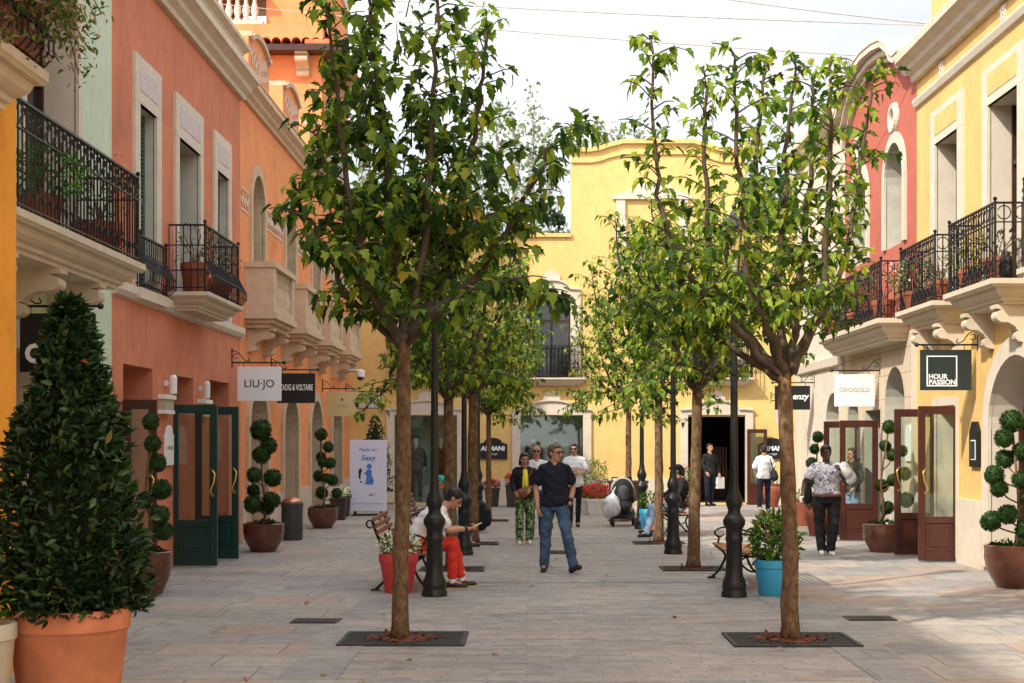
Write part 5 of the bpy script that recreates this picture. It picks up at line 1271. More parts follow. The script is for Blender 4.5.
for c, lb in (((493 - 530) / 35.9, 'black arched wall sign with white capitals left of the middle display window'), ((772 - 530) / 35.9, 'black arched wall sign with white capitals right of the far open shop')):
    r = thing('wall_sign', lb, 'sign', FB(c, .03, 1.2), 'black arched wall signs on the yellow end wall'); b = MB(); hw_ = .40
    b.slab(FB, [(c - hw_, 1.27), (c + hw_, 1.27), (c + hw_, 1.68), (c + hw_ * .75, 1.72)] + [(c + hw_ * .62 * math.cos(R(i * 18)), 1.73 + .13 * math.sin(R(i * 18))) for i in range(11)] + [(c - hw_ * .75, 1.72), (c - hw_, 1.68)], .015, .06); b.build('panel', M['black'], r)
    text('ARMANI', .16, FB(c, .063, 1.56), 'wink', r, fit=.66, bold=.006); text('OUTLET', .07, FB(c, .063, 1.40), 'wink', r, fit=.26)
for y, z0, lb in ((19.48, 1.45, 'white round-topped plaque on the salmon wall beside the green door'), ):
    r = thing('wall_sign', lb, 'sign', FL(y, .02, z0)); b = MB(); b.slab(FL, [(y - .22, z0), (y + .22, z0), (y + .22, z0 + .42)] + [(y + .16 * math.cos(R(i * 18)), z0 + .44 + .12 * math.sin(R(i * 18))) for i in range(11)] + [(y - .22, z0 + .42)], .01, .04); b.build('panel', M['whitesign'], r)
    text('CRISTIAN', .1, FL(y, .043, z0 + .24), 'gink', r, face='+X', fit=.34)
# poster board on a stand
r = thing('poster_board', 'white standing poster with blue figure and handwriting', 'poster', (-3.87, 33.4, 0)); a0, a1, y = -4.30, -3.42, 33.4
b = MB(); b.bbox(a0, a1, y - .03, y + .03, .10, 1.80, .006); b.build('panel', plain('poster_paper', (.70, .70, .80), .45, amt=.03), r)
b = MB(); b.bbox(a0 + .06, a1 - .06, y - .16, y + .16, .0, .035, .005); b.box(a0 + .1, a0 + .16, y - .02, y + .02, .035, .10); b.box(a1 - .16, a1 - .1, y - .02, y + .02, .035, .10); b.build('stand', M['iron'], r)
text('Made for', .19, (-3.86, y - .033, 1.57), 'blueink', r, fit=.44, shear=.2); text('Sexy', .26, (-3.86, y - .033, 1.37), 'blueink', r, fit=.36, shear=.2, bold=.004)
text('xx !', .13, (-3.76, y - .033, .50), 'ink', r, fit=.16, shear=.2); text('a b c d e f g h i j k l m n o p q r s t', .06, (-3.86, y - .033, .29), 'blueink', r, fit=.70)
b = MB()
FPs = Frame((0, y - .03, 0), (1, 0, 0), (0, -1, 0))
b.slab(FPs, [(-3.93, .74), (-3.74, .74), (-3.72, .84), (-3.78, .98), (-3.76, 1.04), (-3.80, 1.10), (-3.88, 1.10), (-3.93, 1.02), (-3.98, 1.0), (-3.90, .97), (-3.90, .88)], .0015, .004)
b.slab(FPs, [(-3.83 + .062 * math.cos(R(i * 36)), 1.17 + .065 * math.sin(R(i * 36))) for i in range(10)], .0015, .004); b.build('printed_figure', M['blueink'], r)
b = MB(); b.slab(FPs, [(-4.08, .88), (-4.04, .86), (-4.03, 1.0), (-4.0, 1.08), (-4.05, 1.14), (-4.09, 1.06)], .0015, .004); b.slab(FPs, [(-4.03 + .03 * math.cos(R(i * 45)), .80 + .02 * math.sin(R(i * 45))) for i in range(8)], .0015, .004); b.build('printed_mark', M['ink'], r)
# litter bin, camera
r = thing('litter_bin', 'grey cylindrical litter bin with copper dome lid', 'litter bin', (-4.28, 25.2, 0)); b = MB(); b.lathe([(.185, 0), (.19, .03), (.195, .60), (.205, .61), (.205, .66), (.195, .67)], (-4.28, 25.2, 0), 24); b.build('body', M['steel'], r, smooth='auto')
b = MB(); b.lathe([(.19, .67), (.185, .70), (.14, .74), (.06, .765), (.005, .77)], (-4.28, 25.2, 0), 24); b.build('lid', M['copper'], r, smooth=True)
r = thing('security_camera', 'white dome security camera under the far stone balcony', 'camera', (-4.35, 36.4, 3.3)); b = MB(); b.lathe([(.10, 3.42), (.11, 3.46), (.11, 3.58), (.05, 3.62)], (-4.36, 36.0, 0), 14); b.bar((-4.36, 36.0, 3.6), (-5.05, 36.0, 3.62), .04); b.build('housing', M['plate'], r, smooth='auto'); b = MB(); b.ball((-4.36, 36.0, 3.42), .095, 12, 8); b.build('dome', M['dglass'], r, smooth=True)
# overhead cables
for p, q, sag, lb in ((U(330, -8, 30), U(950, 22, 24), .15, 'upper overhead cable crossing the sky'), (U(300, 8, 32), U(920, 56, 27), .15, 'lower overhead cable crossing the sky'), (U(700, -8, 26), U(1040, 31, 20), .1, 'short overhead cable at the top right')):
    p = Vector(p); q = Vector(q); d = (q - p); p -= d * .35; q += d * .25; b = MB(); b.tube([p.lerp(q, i / 12) - Vector((0, 0, sag * math.sin(math.pi * i / 12))) for i in range(13)], .011, 5); tag(b.build('overhead_cable', M['grey_twig']), lb, 'cable', 'cables over the street')

# ------------------------------------------------------------------ trees beyond the roofs
def far_tree(name, label, x, y, z0, H, rad, n, L, leaf, seed, shape='column', group='trees on the hill behind'):
    rng = np.random.default_rng(seed); r = thing(name, label, 'tree', (x, y, z0), group); b = MB()
    b.tube([(x, y, z0), (x + .1, y, z0 + H * .5), (x, y, z0 + H * .96)], [.16, .09, .02], 6)
    P = []; D = []
    nb = 26 if shape != 'cone' else 10
    for k in range(nb):
        t = .12 + .85 * k / nb; a = k * 2.4 + rng.random(); w_ = rad * ((1 - t) ** .7 * 1.1 + .08 if shape != 'round' else math.sqrt(max(.02, 1 - (2 * t - 1) ** 2)))
        p = Vector((x, y, z0 + H * t)); e = p + Vector((math.cos(a) * w_, math.sin(a) * w_, H * (.12 if shape == 'column' else .04) * (1 if shape != 'cone' else .3)))
        b.tube([p, p.lerp(e, .5) + Vector((0, 0, -.05)), e], [.035, .02, .008], 4, False)
        m = n // nb
        f = rng.random(m) ** .7
        for q in range(m): P.append(p.lerp(e, f[q]) + Vector(rng.normal(size=3) * (rad * .16))); D.append(rng.normal(size=3) + [0, 0, .4])
    b.build('trunk', M['grey_twig'] if shape == 'column' else M['bark'], r)
    P = np.array([tuple(p) for p in P]); leaves_mesh('crown', P, D, rdir(rng, len(P)) + [0, 0, .5], L * (.6 + .8 * rng.random(len(P))), M[leaf], r, 'diam'); return r
K = 0
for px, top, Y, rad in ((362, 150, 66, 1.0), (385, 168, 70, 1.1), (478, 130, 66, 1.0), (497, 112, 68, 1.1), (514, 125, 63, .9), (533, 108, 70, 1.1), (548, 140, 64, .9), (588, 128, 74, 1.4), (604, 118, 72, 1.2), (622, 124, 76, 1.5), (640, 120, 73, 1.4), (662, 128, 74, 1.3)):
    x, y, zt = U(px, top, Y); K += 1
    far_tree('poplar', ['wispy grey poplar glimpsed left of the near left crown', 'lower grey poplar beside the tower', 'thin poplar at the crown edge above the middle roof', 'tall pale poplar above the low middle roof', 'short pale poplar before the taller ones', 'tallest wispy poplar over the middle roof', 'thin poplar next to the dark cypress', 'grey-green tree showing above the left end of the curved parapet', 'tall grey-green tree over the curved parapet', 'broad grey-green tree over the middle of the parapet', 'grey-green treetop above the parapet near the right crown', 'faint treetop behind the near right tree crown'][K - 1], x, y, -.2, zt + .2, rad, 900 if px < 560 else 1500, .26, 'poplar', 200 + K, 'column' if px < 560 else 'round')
x, y, zt = U(558, 188, 60); far_tree('cypress', 'dark narrow cypress behind the low middle roof', x, y, -.2, zt + .2, .7, 1400, .26, 'cypress', 300, 'cone')
for i, (px, top, Y, rad) in enumerate(((700, 215, 56, 2.6), (735, 190, 60, 3.2), (775, 178, 62, 3.4), (805, 200, 57, 2.6))):
    x, y, zt = U(px, top, Y); far_tree('evergreen_tree', ['olive-green tree rising behind the end building', 'broad evergreen behind the lamp lantern', 'tallest evergreen beyond the white house', 'dark evergreen beside the white house gable'][i], x, y, -.2, zt + .2, rad, 2600, .42, 'pine', 310 + i, 'round')
# ------------------------------------------------------------------ people
def fuse(mb, name, mat, parent, vox=.010, sm=3, wr=0.0):
    """melt overlapping solids into ONE continuous surface"""
    me = bpy.data.meshes.new('t'); me.from_pydata(mb.v, [], mb.f)
    bm = bmesh.new(); bm.from_mesh(me); bmesh.ops.recalc_face_normals(bm, faces=bm.faces); bm.to_mesh(me); bm.free()
    ob = bpy.data.objects.new('t', me); COL.objects.link(ob)
    r = ob.modifiers.new('r', 'REMESH'); r.mode = 'VOXEL'; r.voxel_size = vox
    s = ob.modifiers.new('s', 'SMOOTH'); s.iterations = sm; s.factor = .5
    bpy.context.view_layer.update()
    m2 = bpy.data.meshes.new_from_object(ob.evaluated_get(bpy.context.evaluated_depsgraph_get()))
    bpy.data.objects.remove(ob); bpy.data.meshes.remove(me)
    if wr:   # cloth folds
        n_ = len(m2.vertices); q = np.empty(n_ * 3); m2.vertices.foreach_get('co', q); q = q.reshape(-1, 3); nn = np.empty(n_ * 3); m2.vertex_normals.foreach_get('vector', nn); nn = nn.reshape(-1, 3)
        s_ = n_ % 17; x_, y_, z_ = q[:, 0], q[:, 1], q[:, 2]
        w1 = np.sin(38 * z_ + 17 * x_ + s_ + 2.2 * np.sin(13 * x_ + 9 * y_ + s_)) * np.sin(11 * x_ - 14 * y_ + 6 * z_ + s_); w2 = np.sin(71 * z_ - 40 * x_ + 33 * y_ + 2 * np.sin(21 * y_ + 15 * z_)) * np.sin(31 * x_ + 27 * y_ + s_)
        q = q + nn * (wr * (.55 * w1 + .28 * w2 + .1))[:, None]; m2.vertices.foreach_set('co', q.ravel()); m2.update()
    off = origin(parent); m2.transform(Matrix.Translation((-off[0], -off[1], -off[2])))
    m2.name = name; m2.materials.clear(); m2.shade_smooth()
    return link(name, m2, M[mat], parent)

RINGS = [(-.16, .115, .100), (-.06, .165, .118), (.02, .172, .120), (.2, .150, .105), (.4, .142, .100), (.6, .158, .112), (.76, .160, .112), (.86, .140, .095), (.94, .090, .075), (1.0, .064, .062)]
class Body:
    def __init__(s, pelvis, neck, head, RE, RW, LE, LW, RK, RA, LK, LA, bow=0.0, girth=1.0, belly=0.0, shw=.162, hyaw=0, hpitch=0, RT=None, LT=None, limb=1.0, yaw=0.0, bust=0.0):
        V_ = lambda p: Vector(p)
        s.P, s.N, s.H = V_(pelvis), V_(neck), V_(head); s.RE, s.RW, s.LE, s.LW, s.RK, s.RA, s.LK, s.LA = map(V_, (RE, RW, LE, LW, RK, RA, LK, LA))
        s.g, s.belly, s.limb, s.bust = girth, belly, limb, bust; s.bow = bow
        s.u = Vector((math.cos(R(yaw)), math.sin(R(yaw)), 0)); s.hyaw, s.hpitch = hyaw, hpitch
        sp = s.spine(.885); s.RS = sp[0] - s.u * shw; s.LS = sp[0] + s.u * shw
        s.RH = s.P - s.u * .092 * girth + Vector((0, 0, -.02)); s.LH = s.P + s.u * .092 * girth + Vector((0, 0, -.02))
        s.RT = V_(RT or (-.05, -1, 0)).normalized(); s.LT = V_(LT or (.05, -1, 0)).normalized()
    def spine(s, t):
        d = s.N - s.P; ax = d.normalized(); v = ax.cross(s.u).normalized()     # v points to the back for u = +x, facing -y
        back = -(s.u.cross(ax)).normalized() if False else v
        if back.y < 0: back = -back
        p = s.P + d * t + back * s.bow * 4 * max(0, t) * max(0, 1 - t)
        return p, ax, -back
    def torso(s, mb, t0, t1, inf=0.0, n=20):
        o = len(mb.v); ts = [t0] + [r[0] for r in RINGS if t0 < r[0] < t1] + [t1]; R_ = np.array(RINGS)
        for t in ts:
            rx = float(np.interp(t, R_[:, 0], R_[:, 1])) * (1 + (s.g - 1) * (1 if t < .95 else .5)) + inf; ry = float(np.interp(t, R_[:, 0], R_[:, 2])) * (1 + (s.g - 1) * 1.3 * (1 if t < .95 else .4)) + inf
            p, ax, fw = s.spine(t); bl = s.belly * math.exp(-((t - .3) / .22) ** 2) + s.bust * math.exp(-((t - .66) / .12) ** 2)
            for j in range(n):
                a = 2 * math.pi * j / n; f = math.sin(a); mb.v.append(tuple(p + s.u * rx * math.cos(a) + fw * (ry * f + (bl if f > 0 else 0) * max(0, f))))
        for i in range(len(ts) - 1):
            for j in range(n): mb.f.append((o + i * n + j, o + i * n + (j + 1) % n, o + (i + 1) * n + (j + 1) % n, o + (i + 1) * n + j))
        mb.f.append(tuple(o + j for j in range(n))[::-1]); mb.f.append(tuple(o + (len(ts) - 1) * n + j for j in range(n)))
    def leg(s, mb, H, K, A, inf=0.0, to=1.0, cut=None):
        L = s.limb; mb.cap(H, K, .085 * L + inf, .055 * L + inf); 
        end = K.lerp(A, to); c = K.lerp(A, .3 * to); mb.cap(K, c, .054 * L + inf, .056 * L + inf * 1.1); mb.cap(c, end, .056 * L + inf * 1.1, (.040 * L + inf * 1.35) if to > .8 else .05 * L + inf)
    def arm(s, mb, S, E, W, inf=0.0, to=2.0):
        L = s.limb; 
        if to <= 1: mb.cap(S, S.lerp(E, to), .049 * L + inf * .8, .046 * L + inf * 1.5); return
        mb.cap(S, E, .050 * L + inf, .039 * L + inf); e = E.lerp(W, min(1, to - 1)); c = E.lerp(W, .3 * (to - 1)); mb.cap(E, c, .038 * L + inf, .039 * L + inf); mb.cap(c, e, .039 * L + inf, .027 * L + inf)
    def hand(s, mb, E, W, side, curl=.5, palm=None):
        d = (W - E).normalized(); pn = Vector(palm) if palm else Vector((-side, 0, 0)); pn = (pn - d * pn.dot(d)).normalized(); w_ = d.cross(pn).normalized()
        c = W + d * .05
        for k in range(4):
            q = (k - 1.5) * .021; b0 = W + d * .02 + w_ * q * .6; b1 = W + d * .085 + w_ * q; mb.cap(b0, b1, .014, .0125, 8)
            l = (.068, .078, .074, .058)[k]; a1 = curl * 1.0; m1 = b1 + (d * math.cos(a1) + pn * math.sin(a1)) * l * .5 + w_ * q * .12; a2 = curl * 2.2; m2 = m1 + (d * math.cos(a2) + pn * math.sin(a2)) * l * .5
            mb.cap(b1, m1, .0098, .009, 8); mb.cap(m1, m2, .009, .0078, 8)
        fr = Vector((0, -1, 0)); th = w_ if w_.dot(fr) > 0 else -w_
        t0 = W + d * .025 + th * .022; t1 = t0 + d * .035 + th * .028 + pn * .012; t2 = t1 + d * .032 + pn * .012; mb.cap(t0, t1, .0135, .011, 8); mb.cap(t1, t2, .0105, .0088, 8)
    def hm(s): return Matrix.Rotation(R(s.hyaw), 3, 'Z') @ Matrix.Rotation(R(s.hpitch), 3, 'X')
    def head(s, mb, face=True):
        m = s.hm(); H = s.H
        mb.cap(s.spine(.93)[0], H + m @ Vector((0, .015, -.06)), .064, .056)
        mb.ball(H + m @ Vector((0, .012, .022)), .1, 16, 12, (.76, .95, .98), m); mb.ball(H + m @ Vector((0, -.022, -.045)), .07, 14, 10, (.80, .88, 1.0), m)
        mb.ball(H + m @ Vector((0, -.052, -.092)), .03, 10, 8, (.95, .75, .8), m)
        if face:
            mb.cap(H + m @ Vector((0, -.092, .012)), H + m @ Vector((0, -.112, -.028)), .010, .016, 8)
            for sx in (-1, 1):
                mb.ball(H + m @ Vector((sx * .018, -.098, -.032)), .011, 6, 5); mb.ball(H + m @ Vector((sx * .078, .012, -.005)), .03, 8, 6, (.35, .62, 1.0), m); mb.ball(H + m @ Vector((sx * .032, -.083, .030)), .014, 8, 6, (1.5, .6, .5), m)
    def features(s, parent, glasses=False):
        m = s.hm(); H = s.H; b = MB()
        for sx in (-1, 1): b.ball(H + m @ Vector((sx * .032, -.090, .010)), .0125, 8, 6, (1.25, .6, .65), m); b.ball(H + m @ Vector((sx * .033, -.0955, .034)), .02, 8, 4, (1.1, .3, .22), m)
        b.build('eyes', M['eye'], parent, smooth=True)
        b = MB(); b.ball(H + m @ Vector((0, -.092, -.062)), .023, 10, 6, (1.1, .4, .36), m); b.build('lips', M['lips'], parent, smooth=True)
        if glasses:
            b = MB()
            for sx in (-1, 1): b.ball(H + m @ Vector((sx * .034, -.103, .010)), .029, 12, 8, (1.05, .2, .72), m); b.bar(H + m @ Vector((sx * .064, -.095, .016)), H + m @ Vector((sx * .082, .01, .014)), .006)
            b.bar(H + m @ Vector((-.02, -.108, .016)), H + m @ Vector((.02, -.108, .016)), .006); b.build('sunglasses', M['eye'], parent, smooth=True)
    def hair(s, mb, length=0, vol=1.0):
        m = s.hm(); H = s.H
        mb.ball(H + m @ Vector((0, .026, .046)), .1, 14, 10, (.82 * vol, .95 * vol, .86 * vol), m); mb.ball(H + m @ Vector((0, .05, .0)), .09, 12, 8, (.86 * vol, .78, 1.0), m); mb.ball(H + m @ Vector((0, -.045, .092)), .05, 10, 8, (1.25, .8, .5), m)
        for sx in (-1, 1): mb.ball(H + m @ Vector((sx * .066, -.005, .035)), .035, 8, 6, (.5, .9, 1.1), m)
        if length:
            for sx in (-1, 1): mb.cap(H + m @ Vector((sx * .062, .02, .02)), H + m @ Vector((sx * .072, .045, -length)), .035, .028)
            mb.cap(H + m @ Vector((0, .07, .0)), H + m @ Vector((0, .085, -length)), .07, .055)
    def shoe(s, mb, A, T, inf=0.0, z=0.0, pitch=0.0):
        T = Vector((T.x, T.y, pitch)).normalized(); h = A - T * .055 + Vector((0, 0, -.045)); t = A + T * .15 + Vector((0, 0, -.058)); mb.cap(h, A + T * .05 + Vector((0, 0, -.042)), .038 + inf, .040 + inf); mb.cap(A + T * .04 + Vector((0, 0, -.045)), t, .042 + inf, .032 + inf); mb.cap(A, A + Vector((0, 0, -.03)), .042 + inf, .042 + inf)
    def sole(s, mb, A, T, pitch=0.0):
        T = Vector((T.x, T.y, pitch)).normalized(); x = T.cross(Vector((0, 0, 1))).normalized(); up = x.cross(T); c = A - up * .083
        mb.hexa([c - T * .095 - x * .036 - up * .007, c + T * .185 - x * .03 - up * .007, c + T * .185 + x * .03 - up * .007, c - T * .095 + x * .036 - up * .007, c - T * .095 - x * .038 + up * .012, c + T * .18 - x * .036 + up * .012, c + T * .18 + x * .036 + up * .012, c - T * .095 + x * .038 + up * .012])

def person(label, loc, rz, B, scale=1.0, skin='skin', top='whitecloth', sleeve=.55, hem=-.02, topinf=.016, trousers='jeans', trinf=.014, legto=1.0, shoes='shoe', sole=None, hair='hair', hairlen=0, hairvol=1.0, glasses=False, vox=.010, hands=(.5, .5), palms=(None, None), faced=True, sock=None, pitches=(0, 0), neckt=.96, group=None):
    r = thing('person', label, 'person', loc, group)
    r.rotation_euler = (0, 0, R(rz)); r.scale = (scale,) * 3
    hold = r.location.copy(); r.location = (0, 0, 0)
    b = MB(); B.torso(b, -.16, 1.0); 
    for H, K, A, T, S, E, W, sd, cu, pl in ((B.RH, B.RK, B.RA, B.RT, B.RS, B.RE, B.RW, -1, hands[0], palms[0]), (B.LH, B.LK, B.LA, B.LT, B.LS, B.LE, B.LW, 1, hands[1], palms[1])):
        B.leg(b, H, K, A); b.cap(A, A + T * .1 + Vector((0, 0, -.04)), .035, .03); B.arm(b, S, E, W)
        b.cap(B.spine(.93)[0] + B.u * sd * .03, S, .05, .048)
        if cu is not None: B.hand(b, E, W, sd, cu, pl)
    B.head(b, faced); body = fuse(b, 'body', skin, r, vox * .8, 2)
    if faced: B.features(r, glasses)
    if hair:
        b = MB(); B.hair(b, hairlen, hairvol); fuse(b, 'hair', hair, r, .009, 2)
    b = MB(); B.torso(b, hem, neckt, topinf)
    for S, E, W, sd in ((B.RS, B.RE, B.RW, -1), (B.LS, B.LE, B.LW, 1)):
        b.cap(B.spine(.94)[0] + B.u * sd * .03, S, .052 + topinf * .8, .048 + topinf * .7); B.arm(b, S, E, W, topinf * .8, sleeve)
    fuse(b, 'shirt', top, r, vox, 2, min(.014, topinf * .7))
    b = MB(); B.torso(b, -.17, .12, trinf * .8)
    for H, K, A in ((B.RH, B.RK, B.RA), (B.LH, B.LK, B.LA)): B.leg(b, H, K, A, trinf, legto)
    fuse(b, 'trousers', trousers, r, vox, 2, min(.013, trinf * .7))
    for A, T, p in ((B.RA, B.RT, pitches[0]), (B.LA, B.LT, pitches[1])):
        b = MB(); B.shoe(b, A, T, .004, pitch=p); so_ = fuse(b, 'shoe', shoes, r, .008, 2)
        if sole: q = MB(); B.sole(q, A, T, p); q.build('sole', M[sole], so_)
        if sock: q = MB(); q.cap(A + Vector((0, 0, -.01)), A + Vector((0, 0, .09)), .047, .046); q.build('sock', M[sock], r, smooth=True)
    r.location = hold; return r
def addpart(r, name, mat, fn, parent=None, vox=None, smooth=True):
    """extra part given in the person's own coordinates"""
    keep = r.location.copy(); r.location = (0, 0, 0); b = MB(); fn(b); o = fuse(b, name, mat, parent or r, vox) if vox else b.build(name, M[mat], parent or r, smooth=smooth); r.location = keep; return o

# 1 walking man in navy polo shirt
B1 = Body((0, .0, .93), (0, .01, 1.47), (.01, -.015, 1.62), (-.25, .06, 1.15), (-.235, -.06, .89), (.265, .08, 1.15), (.205, -.05, .93), (-.12, -.02, .50), (-.14, .03, .085), (.15, -.20, .52), (.235, -.24, .105), girth=1.0, belly=.02, hyaw=42, hpitch=0, RT=(-.2, -1, 0), LT=(.5, -.85, 0))
p1 = person('man walking in navy polo shirt and blue jeans, looking aside', (.335, 19.1, 0), 4, B1, 1.0, top='navy', sleeve=.62, hem=-.08, topinf=.025, trousers='jeans', trinf=.019, shoes='shoe', hair='hair2', hairvol=1.03, glasses=False, vox=.008, hands=(.55, None), pitches=(0, .35))
addpart(p1, 'glasses', 'eye', lambda b: [b.tube(ring_pts(B1.H + B1.hm() @ Vector((sx * .034, -.104, .010)), B1.hm() @ Vector((1, 0, 0)), B1.hm() @ Vector((0, 0, 1)), .024, 0, 360, 12), .004, 5) for sx in (-1, 1)] + [b.bar(B1.H + B1.hm() @ Vector((sx * .058, -.102, .016)), B1.H + B1.hm() @ Vector((sx * .082, .01, .014)), .006) for sx in (-1, 1)])
addpart(p1, 'collar', 'navy', lambda b: [b.cap((-.06, .02, 1.475), (-.025, -.075, 1.42), .02, .012), b.cap((.06, .02, 1.475), (.025, -.075, 1.42), .02, .012), b.cap((-.06, .03, 1.475), (.06, .03, 1.475), .02, .02)], vox=.006)
addpart(p1, 'belt', 'rubber', lambda b: b.lathe([(.160, .955), (.171, .957), (.171, .985), (.160, .987)], (0, 0, 0), 24, False, Matrix.Diagonal((1, .78, 1))))
addpart(p1, 'wristwatch', 'iron', lambda b: b.cap((.217, -.018, .985), (.211, -.028, .965), .036, .036))
# 2 woman in black cardigan and yellow top
B2 = Body((0, 0, .90), (0, .02, 1.43), (-.01, -.02, 1.585), (-.24, .03, 1.14), (-.20, -.17, .98), (.23, .04, 1.14), (.10, -.19, 1.02), (-.10, -.05, .48), (-.10, .02, .085), (.09, .03, .48), (.085, .06, .085), girth=.98, shw=.165, bust=.03, hyaw=8, hpitch=8)
p2 = person('woman in black cardigan, yellow top and green patterned trousers with brown bag', (-.09, 24.2, 0), 5, B2, .925, top='blackcloth', sleeve=1.9, hem=-.12, topinf=.022, trousers='floral', trinf=.022, shoes='whiteshoe', hairlen=.10, hairvol=1.05, vox=.011)
addpart(p2, 'top', 'yel', lambda b: (b.cap((0, -.085, 1.36), (0, -.115, 1.22), .05, .062), b.cap((0, -.115, 1.22), (0, -.10, 1.02), .062, .06)), vox=.01)
addpart(p2, 'handbag', 'leather', lambda b: (b.cap((-.10, -.20, .97), (.08, -.20, 1.05), .075, .055), b.cap((-.16, -.19, .93), (-.02, -.2, .93), .05, .06), b.tube([(-.02, -.17, 1.08), (.08, -.13, 1.3), (.15, -.03, 1.42), (.14, .09, 1.40)], .012, 6)), vox=.01)
# 3 bald man behind
B3 = Body((0, 0, .93), (0, .01, 1.47), (0, -.015, 1.635), (-.24, .03, 1.17), (-.22, -.08, .95), (.24, .03, 1.17), (.22, -.06, .94), (-.10, -.1, .5), (-.1, 0, .085), (.1, .06, .5), (.1, .14, .085))
person('bald man in pale shirt and sunglasses walking behind the woman in yellow', (.12, 25.5, 0), 0, B3, .97, top='whitecloth', sleeve=.6, trousers='jeans', hair=None, glasses=True, vox=.012)
# 4 woman in white T-shirt
B4 = Body((0, 0, .93), (0, .02, 1.47), (-.01, -.01, 1.63), (-.23, .02, 1.19), (-.05, -.21, 1.17), (.25, .0, 1.18), (.07, -.22, 1.12), (-.085, -.02, .5), (-.085, .0, .085), (.085, .02, .5), (.07, .07, .085), girth=.95, shw=.17, bust=.035, hyaw=-12, limb=.88)
p4 = person('woman in loose white top, black leggings and sunglasses, arms folded at her waist', (.92, 28.9, 0), 0, B4, .985, top='whitecloth', sleeve=.75, hem=-.16, topinf=.026, trousers='blackcloth', trinf=.009, shoes='shoe', hairlen=.05, glasses=True, vox=.012, hands=(.9, .9))
addpart(p4, 'bag', 'purple', lambda b: (b.cap((-.20, -.03, .55), (-.20, -.03, .42), .05, .07), b.tube([(-.2, -.03, .6), (-.17, -.05, 1.0), (-.17, -.02, 1.42)], .008, 5)), vox=.012)
# 5 man with shoulder bag walking away
B5 = Body((0, 0, .93), (0, .01, 1.47), (0, -.01, 1.635), (-.25, .03, 1.17), (-.26, -.05, .93), (.25, .03, 1.17), (.22, -.1, .95), (-.10, -.12, .5), (-.1, -.08, .085), (.1, .08, .52), (.12, .24, .15), hpitch=6)
p5 = person('man in white shirt with black shoulder bag walking away towards the far shop', (5.85, 35, 0), 172, B5, .95, top='whitecloth', sleeve=.9, hem=-.1, topinf=.022, trousers='navy', shoes='whiteshoe', vox=.013)
addpart(p5, 'shoulder_bag', 'rubber', lambda b: (b.cap((-.25, .06, 1.02), (-.27, .10, .92), .10, .11), b.tube([(-.24, .1, 1.08), (-.16, .12, 1.38), (-.14, .0, 1.47), (-.2, -.1, 1.2)], .018, 6)), vox=.013)
# 6 woman in printed blouse
B6 = Body((0, 0, .91), (0, .02, 1.45), (-.005, -.02, 1.61), (-.33, .05, 1.15), (-.37, -.05, .93), (.31, .0, 1.14), (.20, -.17, 1.34), (-.11, .02, .48), (-.07, .05, .085), (.10, -.08, .49), (.05, -.10, .085), girth=1.24, belly=.03, bust=.05, shw=.185, hyaw=14, limb=1.18, LT=(.2, -1, 0))
p6 = person('large woman in printed blouse and black trousers holding bags by the shop doors', (4.66, 22.0, 0), -6, B6, .99, skin='skin2', top='blouse', sleeve=.55, hem=.02, topinf=.022, trousers='blackcloth', trinf=.018, shoes='whiteshoe', hairvol=1.1, vox=.010, hands=(.8, .9))
addpart(p6, 'carrier_bag', 'plastic', lambda b: (b.cap((.26, -.10, 1.40), (.36, -.02, 1.22), .08, .11), b.cap((.18, -.16, 1.38), (.3, -.1, 1.3), .06, .09)), vox=.012)
addpart(p6, 'phone', 'whitesign', lambda b: b.bbox(-.43, -.36, -.10, -.085, .83, .93, .004), smooth=False)
addpart(p6, 'handbag', 'rubber', lambda b: (b.cap((-.30, .10, 1.05), (-.30, .12, .88), .08, .10), b.tube([(-.3, .08, 1.1), (-.2, .1, 1.4), (-.18, 0, 1.46)], .016, 6)), vox=.013)
addpart(p6, 'belt', 'leather', lambda b: b.lathe([(.225, .925), (.240, .928), (.240, .965), (.225, .968)], (0, -.01, 0), 24, False, Matrix.Diagonal((1, .78, 1))))
# 7 woman behind the glass door
person('long-haired woman in black jacket standing behind the glass of an open door', (5.98, 26.0, 0), -60, Body((0, 0, .91), (0, .02, 1.45), (0, -.01, 1.60), (-.22, .04, 1.14), (-.18, -.12, .98), (.22, .04, 1.14), (.2, -.1, .96), (-.09, 0, .48), (-.09, 0, .085), (.09, .03, .48), (.09, .05, .085), shw=.165), .96, top='blackcloth', sleeve=1.9, hem=-.1, topinf=.022, trousers='ljeans', hairlen=.16, vox=.013)
# 8 person in the far doorway
p8 = person('person in dark clothes with white carrier bag in the far shop doorway', (4.92, 38.3, 0), 30, Body((0, 0, .93), (0, .01, 1.47), (0, -.01, 1.635), (-.23, .03, 1.17), (-.2, -.1, .95), (.24, .0, 1.17), (.26, -.08, .92), (-.09, 0, .5), (-.09, 0, .085), (.09, .03, .5), (.09, .05, .085)), .97, top='blackcloth', sleeve=1.9, hem=-.1, trousers='navy', vox=.014)
addpart(p8, 'carrier_bag', 'whitepot', lambda b: (b.bbox(.16, .42, -.14, -.04, .48, .80, .01), b.tube([(.2, -.09, .8), (.26, -.09, .9), (.36, -.09, .8)], .006, 4)), smooth=False)
